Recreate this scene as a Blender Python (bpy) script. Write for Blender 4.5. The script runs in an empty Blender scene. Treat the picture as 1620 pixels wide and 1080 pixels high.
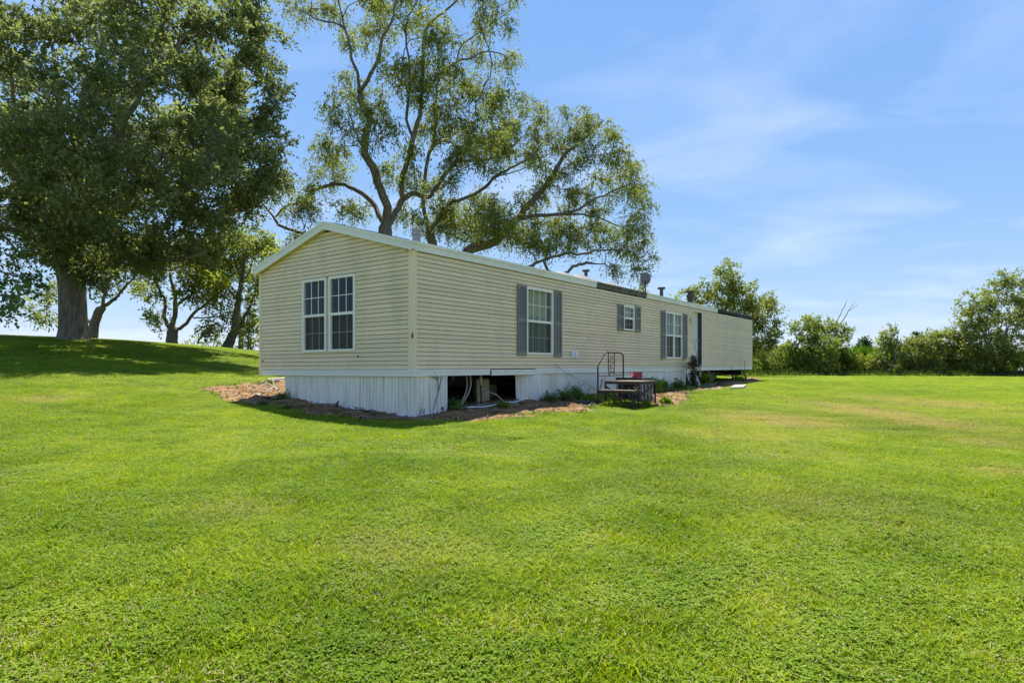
import bpy, math, random
import numpy as np

# ------------------------------------------------------------------ camera, sky, sun, exposure
S = bpy.context.scene
COL = S.collection
R = math.radians
CAM_Z = 1.3
F, CX, HY = 985.0, 810.0, 586.0            # focal length, centre column, horizon row (photo pixels)
cam_d = bpy.data.cameras.new('camera')
cam = bpy.data.objects.new('camera', cam_d); COL.objects.link(cam)
cam.location = (0, 0, CAM_Z); cam.rotation_euler = (R(90), 0, 0)
cam_d.sensor_width = 36; cam_d.lens = 36 * F / 1620
cam_d.shift_y = (HY - 540) / 1620
cam_d.clip_start = 0.05; cam_d.clip_end = 20000
S.camera = cam

SUN_EL, SUN_AZ = 63.0, -4.0                # azimuth from +Y (the view direction) towards +X
SKY_STRENGTH, SUN_STRENGTH, EXPOSURE = 0.15, 3.5, 1.65
w = bpy.data.worlds.new('World'); S.world = w; w.use_nodes = True
nt = w.node_tree; nt.nodes.clear()
def WN(t, **k):
    n = nt.nodes.new(t)
    for a, b in k.items(): setattr(n, a, b)
    return n
sky = WN('ShaderNodeTexSky', sky_type='NISHITA', sun_disc=False, sun_elevation=R(SUN_EL), sun_rotation=R(SUN_AZ),
         altitude=200, air_density=0.7, dust_density=0.0, ozone_density=3.0)
geo = WN('ShaderNodeTexCoord')
# thin high cirrus, the same all round the sky: noise on a plane far overhead
sep = WN('ShaderNodeSeparateXYZ'); nt.links.new(geo.outputs['Generated'], sep.inputs[0])
zz = WN('ShaderNodeMath', operation='MAXIMUM'); nt.links.new(sep.outputs[2], zz.inputs[0]); zz.inputs[1].default_value = 0.0
za = WN('ShaderNodeMath', operation='ADD'); nt.links.new(zz.outputs[0], za.inputs[0]); za.inputs[1].default_value = 0.12
dx = WN('ShaderNodeMath', operation='DIVIDE'); nt.links.new(sep.outputs[0], dx.inputs[0]); nt.links.new(za.outputs[0], dx.inputs[1])
dy = WN('ShaderNodeMath', operation='DIVIDE'); nt.links.new(sep.outputs[1], dy.inputs[0]); nt.links.new(za.outputs[0], dy.inputs[1])
cmb = WN('ShaderNodeCombineXYZ'); nt.links.new(dx.outputs[0], cmb.inputs[0]); nt.links.new(dy.outputs[0], cmb.inputs[1])
mp = WN('ShaderNodeMapping'); nt.links.new(cmb.outputs[0], mp.inputs[0])
mp.inputs['Location'].default_value = (3.3, 1.2, 0); mp.inputs['Rotation'].default_value = (0, 0, R(24)); mp.inputs['Scale'].default_value = (0.50, 0.80, 1)
cn = WN('ShaderNodeTexNoise'); nt.links.new(mp.outputs[0], cn.inputs['Vector'])
cn.inputs['Scale'].default_value = 1.9; cn.inputs['Detail'].default_value = 7; cn.inputs['Roughness'].default_value = 0.52; cn.inputs['Distortion'].default_value = 0.6
cr = WN('ShaderNodeMapRange'); nt.links.new(cn.outputs['Fac'], cr.inputs[0])
cr.inputs[1].default_value = 0.47; cr.inputs[2].default_value = 0.82; cr.inputs[3].default_value = 0.0; cr.inputs[4].default_value = 0.25
# one tone curve per channel for the whole sky: deeper blue overhead, paler horizon
ss = WN('ShaderNodeSeparateColor'); nt.links.new(sky.outputs[0], ss.inputs[0]); sc_ = WN('ShaderNodeCombineColor')
for i_, (g_, e_) in enumerate(((0.228, 0.68), (0.350, 0.45), (0.83, 0.10))):
    a_ = WN('ShaderNodeMath', operation='POWER'); nt.links.new(ss.outputs[i_], a_.inputs[0]); a_.inputs[1].default_value = e_
    b_ = WN('ShaderNodeMath', operation='MULTIPLY'); nt.links.new(a_.outputs[0], b_.inputs[0]); b_.inputs[1].default_value = g_ / (SKY_STRENGTH * 2 ** EXPOSURE)
    nt.links.new(b_.outputs[0], sc_.inputs[i_])
mx = WN('ShaderNodeMix', data_type='RGBA'); nt.links.new(cr.outputs[0], mx.inputs[0]); nt.links.new(sc_.outputs[0], mx.inputs[6])
_c = 1.45 / (SKY_STRENGTH * 2 ** EXPOSURE); mx.inputs[7].default_value = (_c, _c, _c, 1)
bg = WN('ShaderNodeBackground'); bg.inputs[1].default_value = SKY_STRENGTH
nt.links.new(mx.outputs[2], bg.inputs[0])
wo = WN('ShaderNodeOutputWorld'); nt.links.new(bg.outputs[0], wo.inputs[0])

sd = bpy.data.lights.new('sun', 'SUN'); sd.energy = SUN_STRENGTH; sd.angle = R(0.5); sd.color = (1.0, 0.95, 0.86)
sun = bpy.data.objects.new('sun', sd); COL.objects.link(sun)
from mathutils import Vector, Matrix
sdir = Vector((math.sin(R(SUN_AZ)) * math.cos(R(SUN_EL)), math.cos(R(SUN_AZ)) * math.cos(R(SUN_EL)), math.sin(R(SUN_EL))))
sun.rotation_euler = sdir.to_track_quat('Z', 'Y').to_euler(); sun.location = (0, 0, 60)
S.view_settings.view_transform = 'Standard'; S.view_settings.look = 'None'
S.view_settings.exposure = EXPOSURE; S.view_settings.gamma = 1; S.view_settings.use_curve_mapping = False
S.render.engine = 'CYCLES'
S.cycles.max_bounces = 8; S.cycles.transparent_max_bounces = 12; S.cycles.diffuse_bounces = 6
S.cycles.use_denoising = True

# ------------------------------------------------------------------ helpers
rng = np.random.default_rng(7)
random.seed(7)

def tag(o, label=None, cat=None, group=None, kind=None):
    if label: o['label'] = label
    if cat: o['category'] = cat
    if group: o['group'] = group
    if kind: o['kind'] = kind
    return o

def empty(name, loc, label=None, cat=None, group=None):
    o = bpy.data.objects.new(name, None); COL.objects.link(o); o.location = loc
    o.empty_display_size = 0.2
    return tag(o, label, cat, group)

def root_loc(o):
    while o.parent: o = o.parent
    return np.array(o.location)

def link_mesh(name, me, parent=None, smooth=False):
    o = bpy.data.objects.new(name, me); COL.objects.link(o)
    if parent: o.parent = parent
    if smooth:
        me.polygons.foreach_set('use_smooth', np.ones(len(me.polygons), bool))
    return o

class MB:
    """collects shapes given in world coordinates and links them as ONE mesh object"""
    def __init__(s): s.v = []; s.f = []; s.m = []
    def add(s, vs, fs, mi=0):
        b = len(s.v); s.v.extend([tuple(map(float, p)) for p in vs])
        for f in fs: s.f.append(tuple(i + b for i in f)); s.m.append(mi)
    def hexa(s, p, mi=0):            # 8 corners: bottom 4 then top 4
        s.add(p, [(0, 3, 2, 1), (4, 5, 6, 7), (0, 1, 5, 4), (1, 2, 6, 5), (2, 3, 7, 6), (3, 0, 4, 7)], mi)
    def box(s, fn, a0, a1, b0, b1, c0, c1, mi=0):
        s.hexa([fn(a0, b0, c0), fn(a1, b0, c0), fn(a1, b1, c0), fn(a0, b1, c0), fn(a0, b0, c1), fn(a1, b0, c1), fn(a1, b1, c1), fn(a0, b1, c1)], mi)
    def prism(s, prof0, prof1, mi=0):
        n = len(prof0)
        s.add(list(prof0) + list(prof1), [tuple(range(n - 1, -1, -1)), tuple(range(n, 2 * n))] + [(i, (i + 1) % n, n + (i + 1) % n, n + i) for i in range(n)], mi)
    def tube(s, pts, rad, n=8, cap=True, mi=0):
        pts = np.asarray(pts, float); k = len(pts)
        rad = np.full(k, rad, float) if np.isscalar(rad) else np.asarray(rad, float)
        tan = np.gradient(pts, axis=0); tan /= np.linalg.norm(tan, axis=1)[:, None] + 1e-9
        a = np.array([0.13, 0.21, 1.0]) if abs(tan[0][2]) < 0.9 else np.array([1.0, 0.1, 0.2])
        x = np.cross(tan[0], a); x /= np.linalg.norm(x)
        vs = []
        for i in range(k):
            x = x - tan[i] * np.dot(x, tan[i]); x /= np.linalg.norm(x) + 1e-9
            y = np.cross(tan[i], x)
            for j in range(n):
                t = 2 * math.pi * j / n
                vs.append(pts[i] + rad[i] * (math.cos(t) * x + math.sin(t) * y))
        fs = [(i * n + j, i * n + (j + 1) % n, (i + 1) * n + (j + 1) % n, (i + 1) * n + j) for i in range(k - 1) for j in range(n)]
        if cap: fs += [tuple(range(n - 1, -1, -1)), tuple((k - 1) * n + j for j in range(n))]
        s.add(vs, fs, mi)
    def lathe(s, c, prof, n=16, mi=0):     # prof: (radius, z)
        vs = []
        for r, z in prof:
            for j in range(n):
                t = 2 * math.pi * j / n; vs.append((c[0] + r * math.cos(t), c[1] + r * math.sin(t), c[2] + z))
        k = len(prof)
        fs = [(i * n + j, i * n + (j + 1) % n, (i + 1) * n + (j + 1) % n, (i + 1) * n + j) for i in range(k - 1) for j in range(n)]
        fs += [tuple(range(n - 1, -1, -1)), tuple((k - 1) * n + j for j in range(n))]
        s.add(vs, fs, mi)
    def build(s, name, mat, parent=None, loc=None, smooth=False):
        me = bpy.data.meshes.new(name)
        v = np.array(s.v)
        off = root_loc(parent) if parent else (np.array(loc) if loc is not None else np.zeros(3))
        me.from_pydata((v - off).tolist(), [], s.f)
        for m in (mat if isinstance(mat, (list, tuple)) else [mat]): me.materials.append(m)
        if any(s.m): me.polygons.foreach_set('material_index', s.m)
        o = link_mesh(name, me, parent, smooth)
        if loc is not None and not parent: o.location = loc
        return o

def quads_object(name, verts, mat, parent=None, loc=None, k=4):
    """verts: (N,k,3) -> N separate k-gons as one mesh, quickly"""
    N = len(verts)
    off = root_loc(parent) if parent else (np.array(loc) if loc is not None else np.zeros(3))
    me = bpy.data.meshes.new(name)
    me.vertices.add(N * k); me.vertices.foreach_set('co', (verts.reshape(-1, 3) - off).astype(np.float32).ravel())
    me.loops.add(N * k); me.loops.foreach_set('vertex_index', np.arange(N * k, dtype=np.int32))
    me.polygons.add(N); me.polygons.foreach_set('loop_start', np.arange(0, N * k, k, dtype=np.int32))
    me.polygons.foreach_set('loop_total', np.full(N, k, dtype=np.int32))
    me.update(); me.materials.append(mat)
    o = link_mesh(name, me, parent)
    if loc is not None and not parent: o.location = loc
    return o

# ------------------------------------------------------------------ materials
def new_mat(name):
    m = bpy.data.materials.new(name); m.use_nodes = True
    t = m.node_tree; t.nodes.clear()
    out = t.nodes.new('ShaderNodeOutputMaterial')
    return m, t, out
def node(t, typ, ins=None, **k):
    n = t.nodes.new(typ)
    for a, b in k.items(): setattr(n, a, b)
    for a, b in (ins or {}).items():
        if isinstance(b, bpy.types.NodeSocket): t.links.new(b, n.inputs[a])
        else: n.inputs[a].default_value = b
    return n
def c4(c): return (c[0], c[1], c[2], 1)
def ramp(t, fac, stops):
    r = t.nodes.new('ShaderNodeValToRGB'); t.links.new(fac, r.inputs[0])
    e = r.color_ramp.elements
    while len(e) < len(stops): e.new(0.5)
    for i, (p, c) in enumerate(stops): e[i].position = p; e[i].color = c4(c)
    return r.outputs[0]
def mix(t, fac, a, b, mode='MIX'):
    n = t.nodes.new('ShaderNodeMix'); n.data_type = 'RGBA'; n.blend_type = mode
    for i, x in ((0, fac), (6, a), (7, b)):
        if isinstance(x, bpy.types.NodeSocket): t.links.new(x, n.inputs[i])
        else: n.inputs[i].default_value = x if i == 0 else c4(x)
    return n.outputs[2]
def noise(t, scale, detail=4, rough=0.55, stretch=None, obj=False):
    g = t.nodes.new('ShaderNodeNewGeometry').outputs['Position'] if not obj else t.nodes.new('ShaderNodeTexCoord').outputs['Object']
    if stretch:
        m = t.nodes.new('ShaderNodeMapping'); t.links.new(g, m.inputs[0]); m.inputs['Scale'].default_value = stretch; g = m.outputs[0]
    n = t.nodes.new('ShaderNodeTexNoise'); t.links.new(g, n.inputs['Vector'])
    n.inputs['Scale'].default_value = scale; n.inputs['Detail'].default_value = detail; n.inputs['Roughness'].default_value = rough
    return n.outputs['Fac']
def principled(t, out, color, rough=0.6, spec=0.4, metal=0.0, bump=None, bstr=0.3, bdist=0.01):
    p = t.nodes.new('ShaderNodeBsdfPrincipled')
    if isinstance(color, bpy.types.NodeSocket): t.links.new(color, p.inputs['Base Color'])
    else: p.inputs['Base Color'].default_value = c4(color)
    p.inputs['Roughness'].default_value = rough; p.inputs['Metallic'].default_value = metal
    p.inputs['Specular IOR Level'].default_value = spec
    if bump is not None:
        b = t.nodes.new('ShaderNodeBump'); b.inputs['Strength'].default_value = bstr; b.inputs['Distance'].default_value = bdist
        t.links.new(bump, b.inputs['Height']); t.links.new(b.outputs[0], p.inputs['Normal'])
    t.links.new(p.outputs[0], out.inputs[0])
    return p
def plain(name, c0, c1=None, rough=0.6, scale=3.0, spec=0.4, metal=0.0, stretch=None, bstr=0.15, lo=0.35, hi=0.7):
    m, t, out = new_mat(name)
    c1 = c1 or tuple(x * 0.8 for x in c0)
    f = noise(t, scale, 6, 0.6, stretch)
    col = ramp(t, f, [(lo, c0), (hi, c1)])
    oi = t.nodes.new('ShaderNodeObjectInfo').outputs['Random']
    v = node(t, 'ShaderNodeMapRange', {0: oi, 3: 0.94, 4: 1.05}).outputs[0]
    h = node(t, 'ShaderNodeHueSaturation', {'Color': col, 'Value': v}).outputs[0]
    principled(t, out, h, rough, spec, metal, f, bstr, 0.005)
    return m
def leaf_mat(name, dark, light, trans=0.35, tcol=None, patch=0.6, rough=0.5):
    m, t, out = new_mat(name)
    isl = t.nodes.new('ShaderNodeNewGeometry').outputs['Random Per Island']
    n1 = noise(t, patch, 2, 0.5)
    mid = tuple((a + b) / 2 for a, b in zip(dark, light))
    f = node(t, 'ShaderNodeMath', {0: isl, 1: 0.45}, operation='MULTIPLY').outputs[0]
    g = node(t, 'ShaderNodeMapRange', {0: n1, 1: 0.3, 2: 0.7, 3: 0.0, 4: 0.6}).outputs[0]
    s = node(t, 'ShaderNodeMath', {0: f, 1: g}, operation='ADD').outputs[0]
    col = ramp(t, s, [(0.0, dark), (0.5, mid), (1.0, light)])
    p = t.nodes.new('ShaderNodeBsdfPrincipled'); t.links.new(col, p.inputs['Base Color'])
    p.inputs['Roughness'].default_value = rough; p.inputs['Specular IOR Level'].default_value = 0.2
    tr = t.nodes.new('ShaderNodeBsdfTranslucent')
    tc = mix(t, 1.0, col, tcol or (1.6, 1.5, 0.55), 'MULTIPLY')
    t.links.new(tc, tr.inputs[0])
    ms = node(t, 'ShaderNodeMixShader', {0: trans, 1: p.outputs[0], 2: tr.outputs[0]})
    t.links.new(ms.outputs[0], out.inputs[0])
    return m

M = {}
M['siding'] = plain('cream_vinyl', (0.78, 0.65, 0.40), (0.735, 0.605, 0.365), 0.5, 1.2, 0.35)
M['backing'] = plain('vinyl_backing', (0.38, 0.31, 0.17), None, 0.7, 2.0)
M['post'] = plain('cream_post', (0.87, 0.67, 0.41), (0.82, 0.62, 0.37), 0.5, 2.0)
M['trim'] = plain('white_trim', (0.90, 0.82, 0.68), (0.84, 0.76, 0.62), 0.45, 2.5, stretch=(1, 1, 3), lo=0.4, hi=0.8)
M['fascia'] = plain('chalky_fascia', (0.88, 0.81, 0.68), (0.74, 0.69, 0.56), 0.6, 1.6, lo=0.4, hi=0.75)
M['rotten'] = plain('rotten_wood', (0.22, 0.18, 0.12), (0.05, 0.04, 0.03), 0.9, 6.0, stretch=(1, 1, 3), bstr=0.6)
M['black_rot'] = plain('blackened_wood', (0.045, 0.04, 0.036), (0.02, 0.02, 0.018), 0.9, 6.0, bstr=0.5)
M['shingle'] = plain('grey_shingle', (0.16, 0.155, 0.14), (0.09, 0.09, 0.08), 0.95, 8.0)
M['soffit'] = plain('soffit', (0.62, 0.56, 0.36), None, 0.6, 3.0)
M['sash'] = plain('window_vinyl', (0.90, 0.82, 0.68), (0.84, 0.76, 0.62), 0.4, 4.0)
M['shutter'] = plain('grey_shutter', (0.245, 0.225, 0.185), (0.205, 0.19, 0.155), 0.6, 5.0)
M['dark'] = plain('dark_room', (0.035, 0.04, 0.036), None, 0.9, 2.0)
M['white_ceiling'] = plain('white_ceiling', (0.7, 0.7, 0.66), None, 0.9, 2.0)
M['roomwall'] = plain('room_wall', (0.36, 0.46, 0.38), None, 0.9, 2.0)
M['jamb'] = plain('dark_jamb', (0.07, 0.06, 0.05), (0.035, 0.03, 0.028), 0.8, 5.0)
M['door'] = plain('white_door', (0.72, 0.74, 0.74), (0.6, 0.62, 0.6), 0.5, 3.0)
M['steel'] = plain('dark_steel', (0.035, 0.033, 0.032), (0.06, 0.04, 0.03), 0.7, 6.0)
M['rust'] = plain('rusty_steel', (0.045, 0.032, 0.026), (0.10, 0.05, 0.03), 0.75, 12.0, metal=0.2)
M['galv'] = plain('galvanised', (0.42, 0.40, 0.36), (0.26, 0.24, 0.21), 0.45, 8.0, metal=0.5)
M['vent'] = plain('vent_grey', (0.13, 0.13, 0.13), (0.08, 0.075, 0.07), 0.7, 6.0)
M['rustvent'] = plain('rusty_vent', (0.15, 0.11, 0.08), (0.08, 0.05, 0.035), 0.8, 8.0)
M['dish'] = plain('dish_grey', (0.17, 0.175, 0.185), (0.13, 0.13, 0.14), 0.6, 6.0)
M['block'] = plain('concrete_block', (0.28, 0.265, 0.235), (0.17, 0.16, 0.14), 0.95, 9.0, bstr=0.5)
M['ply'] = plain('old_plywood', (0.42, 0.34, 0.17), (0.30, 0.23, 0.11), 0.8, 5.0, stretch=(1, 1, 5))
M['greywood'] = plain('weathered_wood', (0.33, 0.29, 0.24), (0.19, 0.16, 0.12), 0.9, 6.0, bstr=0.5)
M['treadwood'] = plain('tread_wood', (0.30, 0.235, 0.17), (0.20, 0.15, 0.105), 0.85, 7.0)
M['pvc'] = plain('pvc', (0.46, 0.42, 0.35), (0.34, 0.30, 0.24), 0.4, 4.0)
M['white'] = plain('white_plastic', (0.80, 0.80, 0.78), (0.70, 0.70, 0.67), 0.4, 5.0)
M['blackp'] = plain('black_plastic', (0.022, 0.022, 0.022), (0.035, 0.033, 0.03), 0.5, 5.0)
M['acgrey'] = plain('ac_cabinet', (0.16, 0.165, 0.16), (0.12, 0.12, 0.115), 0.5, 5.0)
M['aclight'] = plain('ac_post', (0.36, 0.37, 0.36), (0.28, 0.28, 0.27), 0.5, 5.0)
M['acdark'] = plain('ac_coil', (0.03, 0.033, 0.032), None, 0.7, 20.0)
M['red'] = plain('red_card', (0.42, 0.035, 0.05), (0.34, 0.03, 0.04), 0.45, 6.0)
M['pink'] = plain('label_and_lit_top', (0.62, 0.45, 0.42), (0.55, 0.36, 0.34), 0.6, 30.0)  # pale label card; also the carton top, coloured as if sunlit
M['curtain'] = plain('curtain_cloth', (0.78, 0.62, 0.36), (0.60, 0.46, 0.26), 0.9, 3.0)
M['sheer'] = plain('sheer_cloth', (0.50, 0.45, 0.34), (0.34, 0.30, 0.22), 0.9, 3.0)

def siding_mat():
    m, t, out = new_mat('weathered_cream_vinyl')
    f = noise(t, 1.2, 5, 0.6); base = ramp(t, f, [(0.35, (0.87, 0.665, 0.40)), (0.7, (0.82, 0.62, 0.365))])
    g = noise(t, 1.1, 6, 0.7, (1.4, 1.4, 0.35)); gf = node(t, 'ShaderNodeMapRange', {0: g, 1: 0.50, 2: 0.80, 3: 0.0, 4: 0.42}).outputs[0]
    c = mix(t, gf, base, (0.42, 0.38, 0.20))
    oi = t.nodes.new('ShaderNodeObjectInfo').outputs['Random']
    v = node(t, 'ShaderNodeMapRange', {0: oi, 3: 0.92, 4: 1.05}).outputs[0]
    h = node(t, 'ShaderNodeHueSaturation', {'Color': c, 'Value': v}).outputs[0]
    w_ = noise(t, 2.4, 2, 0.5)
    principled(t, out, h, 0.5, 0.35, 0, w_, 0.25, 0.02)
    return m
M['siding'] = siding_mat()
def skirt_mat():
    m, t, out = new_mat('white_skirting')
    f = noise(t, 2.2, 6, 0.6, (1.6, 1.6, 0.5))
    base = ramp(t, f, [(0.35, (0.90, 0.82, 0.68)), (0.75, (0.80, 0.72, 0.58))])
    st = noise(t, 3.0, 5, 0.7, (3.0, 3.0, 0.35))
    sf = node(t, 'ShaderNodeMapRange', {0: st, 1: 0.50, 2: 0.74, 3: 0.0, 4: 0.62}).outputs[0]
    col = mix(t, sf, base, (0.40, 0.35, 0.24))
    oi = t.nodes.new('ShaderNodeObjectInfo').outputs['Random']
    v = node(t, 'ShaderNodeMapRange', {0: oi, 3: 0.90, 4: 1.04}).outputs[0]
    h = node(t, 'ShaderNodeHueSaturation', {'Color': col, 'Value': v}).outputs[0]
    principled(t, out, h, 0.42, 0.45)
    return m
M['skirt'] = skirt_mat()

def glass_mat():
    m, t, out = new_mat('window_glass')
    gl = node(t, 'ShaderNodeBsdfGlossy', {'Roughness': 0.03, 'Color': (0.9, 0.95, 0.95, 1)})
    tr = node(t, 'ShaderNodeBsdfTransparent', {'Color': (0.66, 0.76, 0.68, 1)})
    lw = node(t, 'ShaderNodeLayerWeight', {'Blend': 0.5}); pw = node(t, 'ShaderNodeMath', {0: lw.outputs['Facing'], 1: 4.0}, operation='POWER')
    fr = node(t, 'ShaderNodeMath', {0: pw.outputs[0], 1: 0.6, 2: 0.032}, operation='MULTIPLY_ADD')
    ms = node(t, 'ShaderNodeMixShader', {0: fr.outputs[0], 1: tr.outputs[0], 2: gl.outputs[0]})
    t.links.new(ms.outputs[0], out.inputs[0]); return m
M['glass'] = glass_mat()
def screen_mat():
    m, t, out = new_mat('insect_screen')
    d = node(t, 'ShaderNodeBsdfDiffuse', {'Color': (0.09, 0.085, 0.07, 1)})
    tr = node(t, 'ShaderNodeBsdfTransparent', {'Color': (1, 1, 1, 1)})
    ms = node(t, 'ShaderNodeMixShader', {0: 0.45, 1: tr.outputs[0], 2: d.outputs[0]})
    t.links.new(ms.outputs[0], out.inputs[0]); return m
M['screen'] = screen_mat()

def bark_mat(name, a, b, sc=5.0):
    m, t, out = new_mat(name)
    f = noise(t, sc, 8, 0.65, (2.2, 2.2, 0.45))
    col = ramp(t, f, [(0.32, b), (0.62, a)])
    principled(t, out, col, 0.95, 0.2, 0, f, 0.9, 0.06)
    return m
M['bark_oak'] = bark_mat('oak_bark', (0.29, 0.24, 0.18), (0.10, 0.08, 0.06))
M['bark_grey'] = bark_mat('grey_bark', (0.27, 0.235, 0.185), (0.11, 0.092, 0.07))
M['bark_dark'] = bark_mat('dark_bark', (0.23, 0.195, 0.15), (0.09, 0.075, 0.058))
M['dead'] = bark_mat('dead_wood', (0.22, 0.19, 0.16), (0.10, 0.085, 0.07), 8)
M['l_oak'] = leaf_mat('oak_leaf', (0.125, 0.150, 0.058), (0.27, 0.30, 0.125), 0.50, (1.12, 1.2, 0.7), 0.45, 0.6)
M['l_open'] = leaf_mat('open_tree_leaf', (0.120, 0.150, 0.042), (0.26, 0.295, 0.085), 0.50, (1.2, 1.2, 0.6), 0.45, 0.6)
M['l_lime'] = leaf_mat('lime_leaf', (0.12, 0.15, 0.028), (0.28, 0.31, 0.055), 0.52, (1.4, 1.4, 0.5), 0.7)
M['l_maple'] = leaf_mat('maple_leaf', (0.085, 0.14, 0.035), (0.18, 0.25, 0.06), 0.36, (1.2, 1.25, 0.5), 0.7, 0.55)
M['l_hedge'] = leaf_mat('hedge_leaf', (0.130, 0.180, 0.040), (0.28, 0.34, 0.075), 0.50, (1.2, 1.2, 0.6), 0.5, 0.6)
M['l_olive'] = leaf_mat('olive_leaf', (0.145, 0.175, 0.048), (0.30, 0.34, 0.09), 0.50, (1.2, 1.2, 0.6), 0.5, 0.6)
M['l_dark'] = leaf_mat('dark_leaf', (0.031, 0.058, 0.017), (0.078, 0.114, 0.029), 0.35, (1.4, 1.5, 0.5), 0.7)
M['l_weed'] = leaf_mat('weed_leaf', (0.12, 0.20, 0.025), (0.28, 0.36, 0.05), 0.40, (1.2, 1.2, 0.4), 2.0, 0.55)
M['l_dead'] = leaf_mat('dead_leaf', (0.048, 0.034, 0.018), (0.136, 0.096, 0.048), 0.15, (1.2, 1.0, 0.7), 3.0)
M['l_corn'] = leaf_mat('corn_leaf', (0.060, 0.120, 0.015), (0.120, 0.198, 0.027), 0.4, (1.3, 1.5, 0.4), 0.4)
M['blossom'] = leaf_mat('blossom', (0.420, 0.406, 0.315), (0.525, 0.518, 0.455), 0.3, (1, 1, 0.9), 3.0)

# ------------------------------------------------------------------ ground height (thin-plate spline)
CP = np.array([(0, 0, -1.3), (-6, 0, -1.24), (6, 0, -1.32), (0, 5.5, -1.09), (-1.75, 10.7, -.87), (-0.6, 9.5, -.92), (-1.0, 11.6, -.82), (0.2, 13.7, -.71), (2.2, 16.3, -.65),
    (6.5, 22.2, -.56), (10.8, 28.0, -.43), (2.6, 13.6, -.88), (3.4, 14.7, -.84), (6, 18.5, -.70), (10, 20, -.75), (20, 25, -.78), (25, 15, -.95), (15, 5, -1.2), (12, 12, -.98),
    (20, 60, -.56), (49, 60, -.60), (33, 60, -.57), (10, 45, -.50), (30, 40, -.66), (14, 32, -.50),
    (-4.86, 13.3, -.63), (-3.3, 12.0, -.76), (-6.0, 14.6, -.52), (-8.5, 20, -.12), (-18.3, 26, 1.26), (-22.2, 27, 1.46), (-20.8, 38, 1.39), (-15.6, 38, 1.12), (-11.5, 14, -.20), (-14.8, 18, .36),
    (-8, 8, -.84), (-12, 3, -1.05), (-4, 6, -1.02), (-22, 50, .55), (-28, 62, -.8), (-14, 55, -.1), (-36, 30, 1.9), (-38, 50, .3), (-7, 38, .25), (0, 45, -.32), (-5.5, 29, .10), (-25, 15, .35), (-10.5, 30, .62)], float)
CP[:, 2] += CAM_Z
def _tps(r2): return np.where(r2 > 1e-9, r2 * np.log(r2 + 1e-12), 0.0)
_n = len(CP)
_K = _tps(((CP[:, None, :2] - CP[None, :, :2]) ** 2).sum(-1)) + np.eye(_n) * 0.5
_P = np.c_[np.ones(_n), CP[:, :2]]
_A = np.zeros((_n + 3, _n + 3)); _A[:_n, :_n] = _K; _A[:_n, _n:] = _P; _A[_n:, :_n] = _P.T
_W = np.linalg.solve(_A, np.r_[CP[:, 2], 0, 0, 0])
FAR_Z = 0.1
def ground(x, y):
    x = np.atleast_1d(np.asarray(x, float)); y = np.atleast_1d(np.asarray(y, float))
    xc = np.clip(x, -60, 75); yc = np.clip(y, -20, 80)
    r2 = (xc[:, None] - CP[None, :, 0]) ** 2 + (yc[:, None] - CP[None, :, 1]) ** 2
    z = _tps(r2) @ _W[:_n] + _W[_n] + _W[_n + 1] * xc + _W[_n + 2] * yc
    d = np.hypot(np.maximum(0, np.abs(x - 8) - 48), np.maximum(0, np.abs(y - 28) - 36))
    k = np.clip(d / 30, 0, 1); k = k * k * (3 - 2 * k)
    z = np.clip(z, -2.0, 4.5)
    return z * (1 - k) + FAR_Z * k
def gz(x, y): return float(ground(x, y)[0])
def W(px, py, Y):                         # point seen at a photo pixel, at distance Y
    return np.array([(px - CX) / F * Y, Y, CAM_Z + (HY - py) / F * Y])
def on_ground(px, py):                    # where a sight line meets the ground
    Ys = np.linspace(1.5, 70, 1400)
    x = (px - CX) / F * Ys; z = CAM_Z + (HY - py) / F * Ys
    d = z - ground(x, Ys)
    i = np.argmax(d < 0) if (d < 0).any() else len(Ys) - 1
    return np.array([x[i], Ys[i]])

def build_ground():
    a = np.concatenate([[-6000, -2500, -900, -400, -200, -120], np.arange(-90, -30, 5.0), np.arange(-30, 30, 0.5), np.arange(30, 90, 5.0), [90, 120, 200, 400, 900, 2500, 6000]])
    b = np.concatenate([[-6000, -2500, -900, -300, -100, -40, -20], np.arange(-10, 40, 0.5), np.arange(40, 66, 2.0), np.arange(66, 110, 8.0), [120, 200, 400, 900, 2500, 6000]])
    X, Y = np.meshgrid(a, b); z = ground(X.ravel(), Y.ravel())
    v = np.c_[X.ravel(), Y.ravel(), z]
    nx = len(a); f = [(j * nx + i, j * nx + i + 1, (j + 1) * nx + i + 1, (j + 1) * nx + i) for j in range(len(b) - 1) for i in range(nx - 1)]
    me = bpy.data.meshes.new('lawn_ground'); me.from_pydata(v.tolist(), [], f)
    m, t, out = new_mat('lawn_soil')
    n1 = noise(t, 0.35, 5, 0.6); n2 = noise(t, 18, 6, 0.7)
    c = ramp(t, n1, [(0.30, (0.095, 0.140, 0.009)), (0.5, (0.140, 0.185, 0.012)), (0.72, (0.200, 0.225, 0.020))])
    c2 = mix(t, 0.65, c, ramp(t, n2, [(0.3, (0.35, 0.35, 0.35)), (0.7, (1.0, 1.0, 1.0))]), 'MULTIPLY')
    principled(t, out, c2, 0.95, 0.1, 0, n2, 0.8, 0.03)
    me.materials.append(m)
    return tag(link_mesh('ground', me, None, True), kind='structure')
build_ground()

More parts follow.
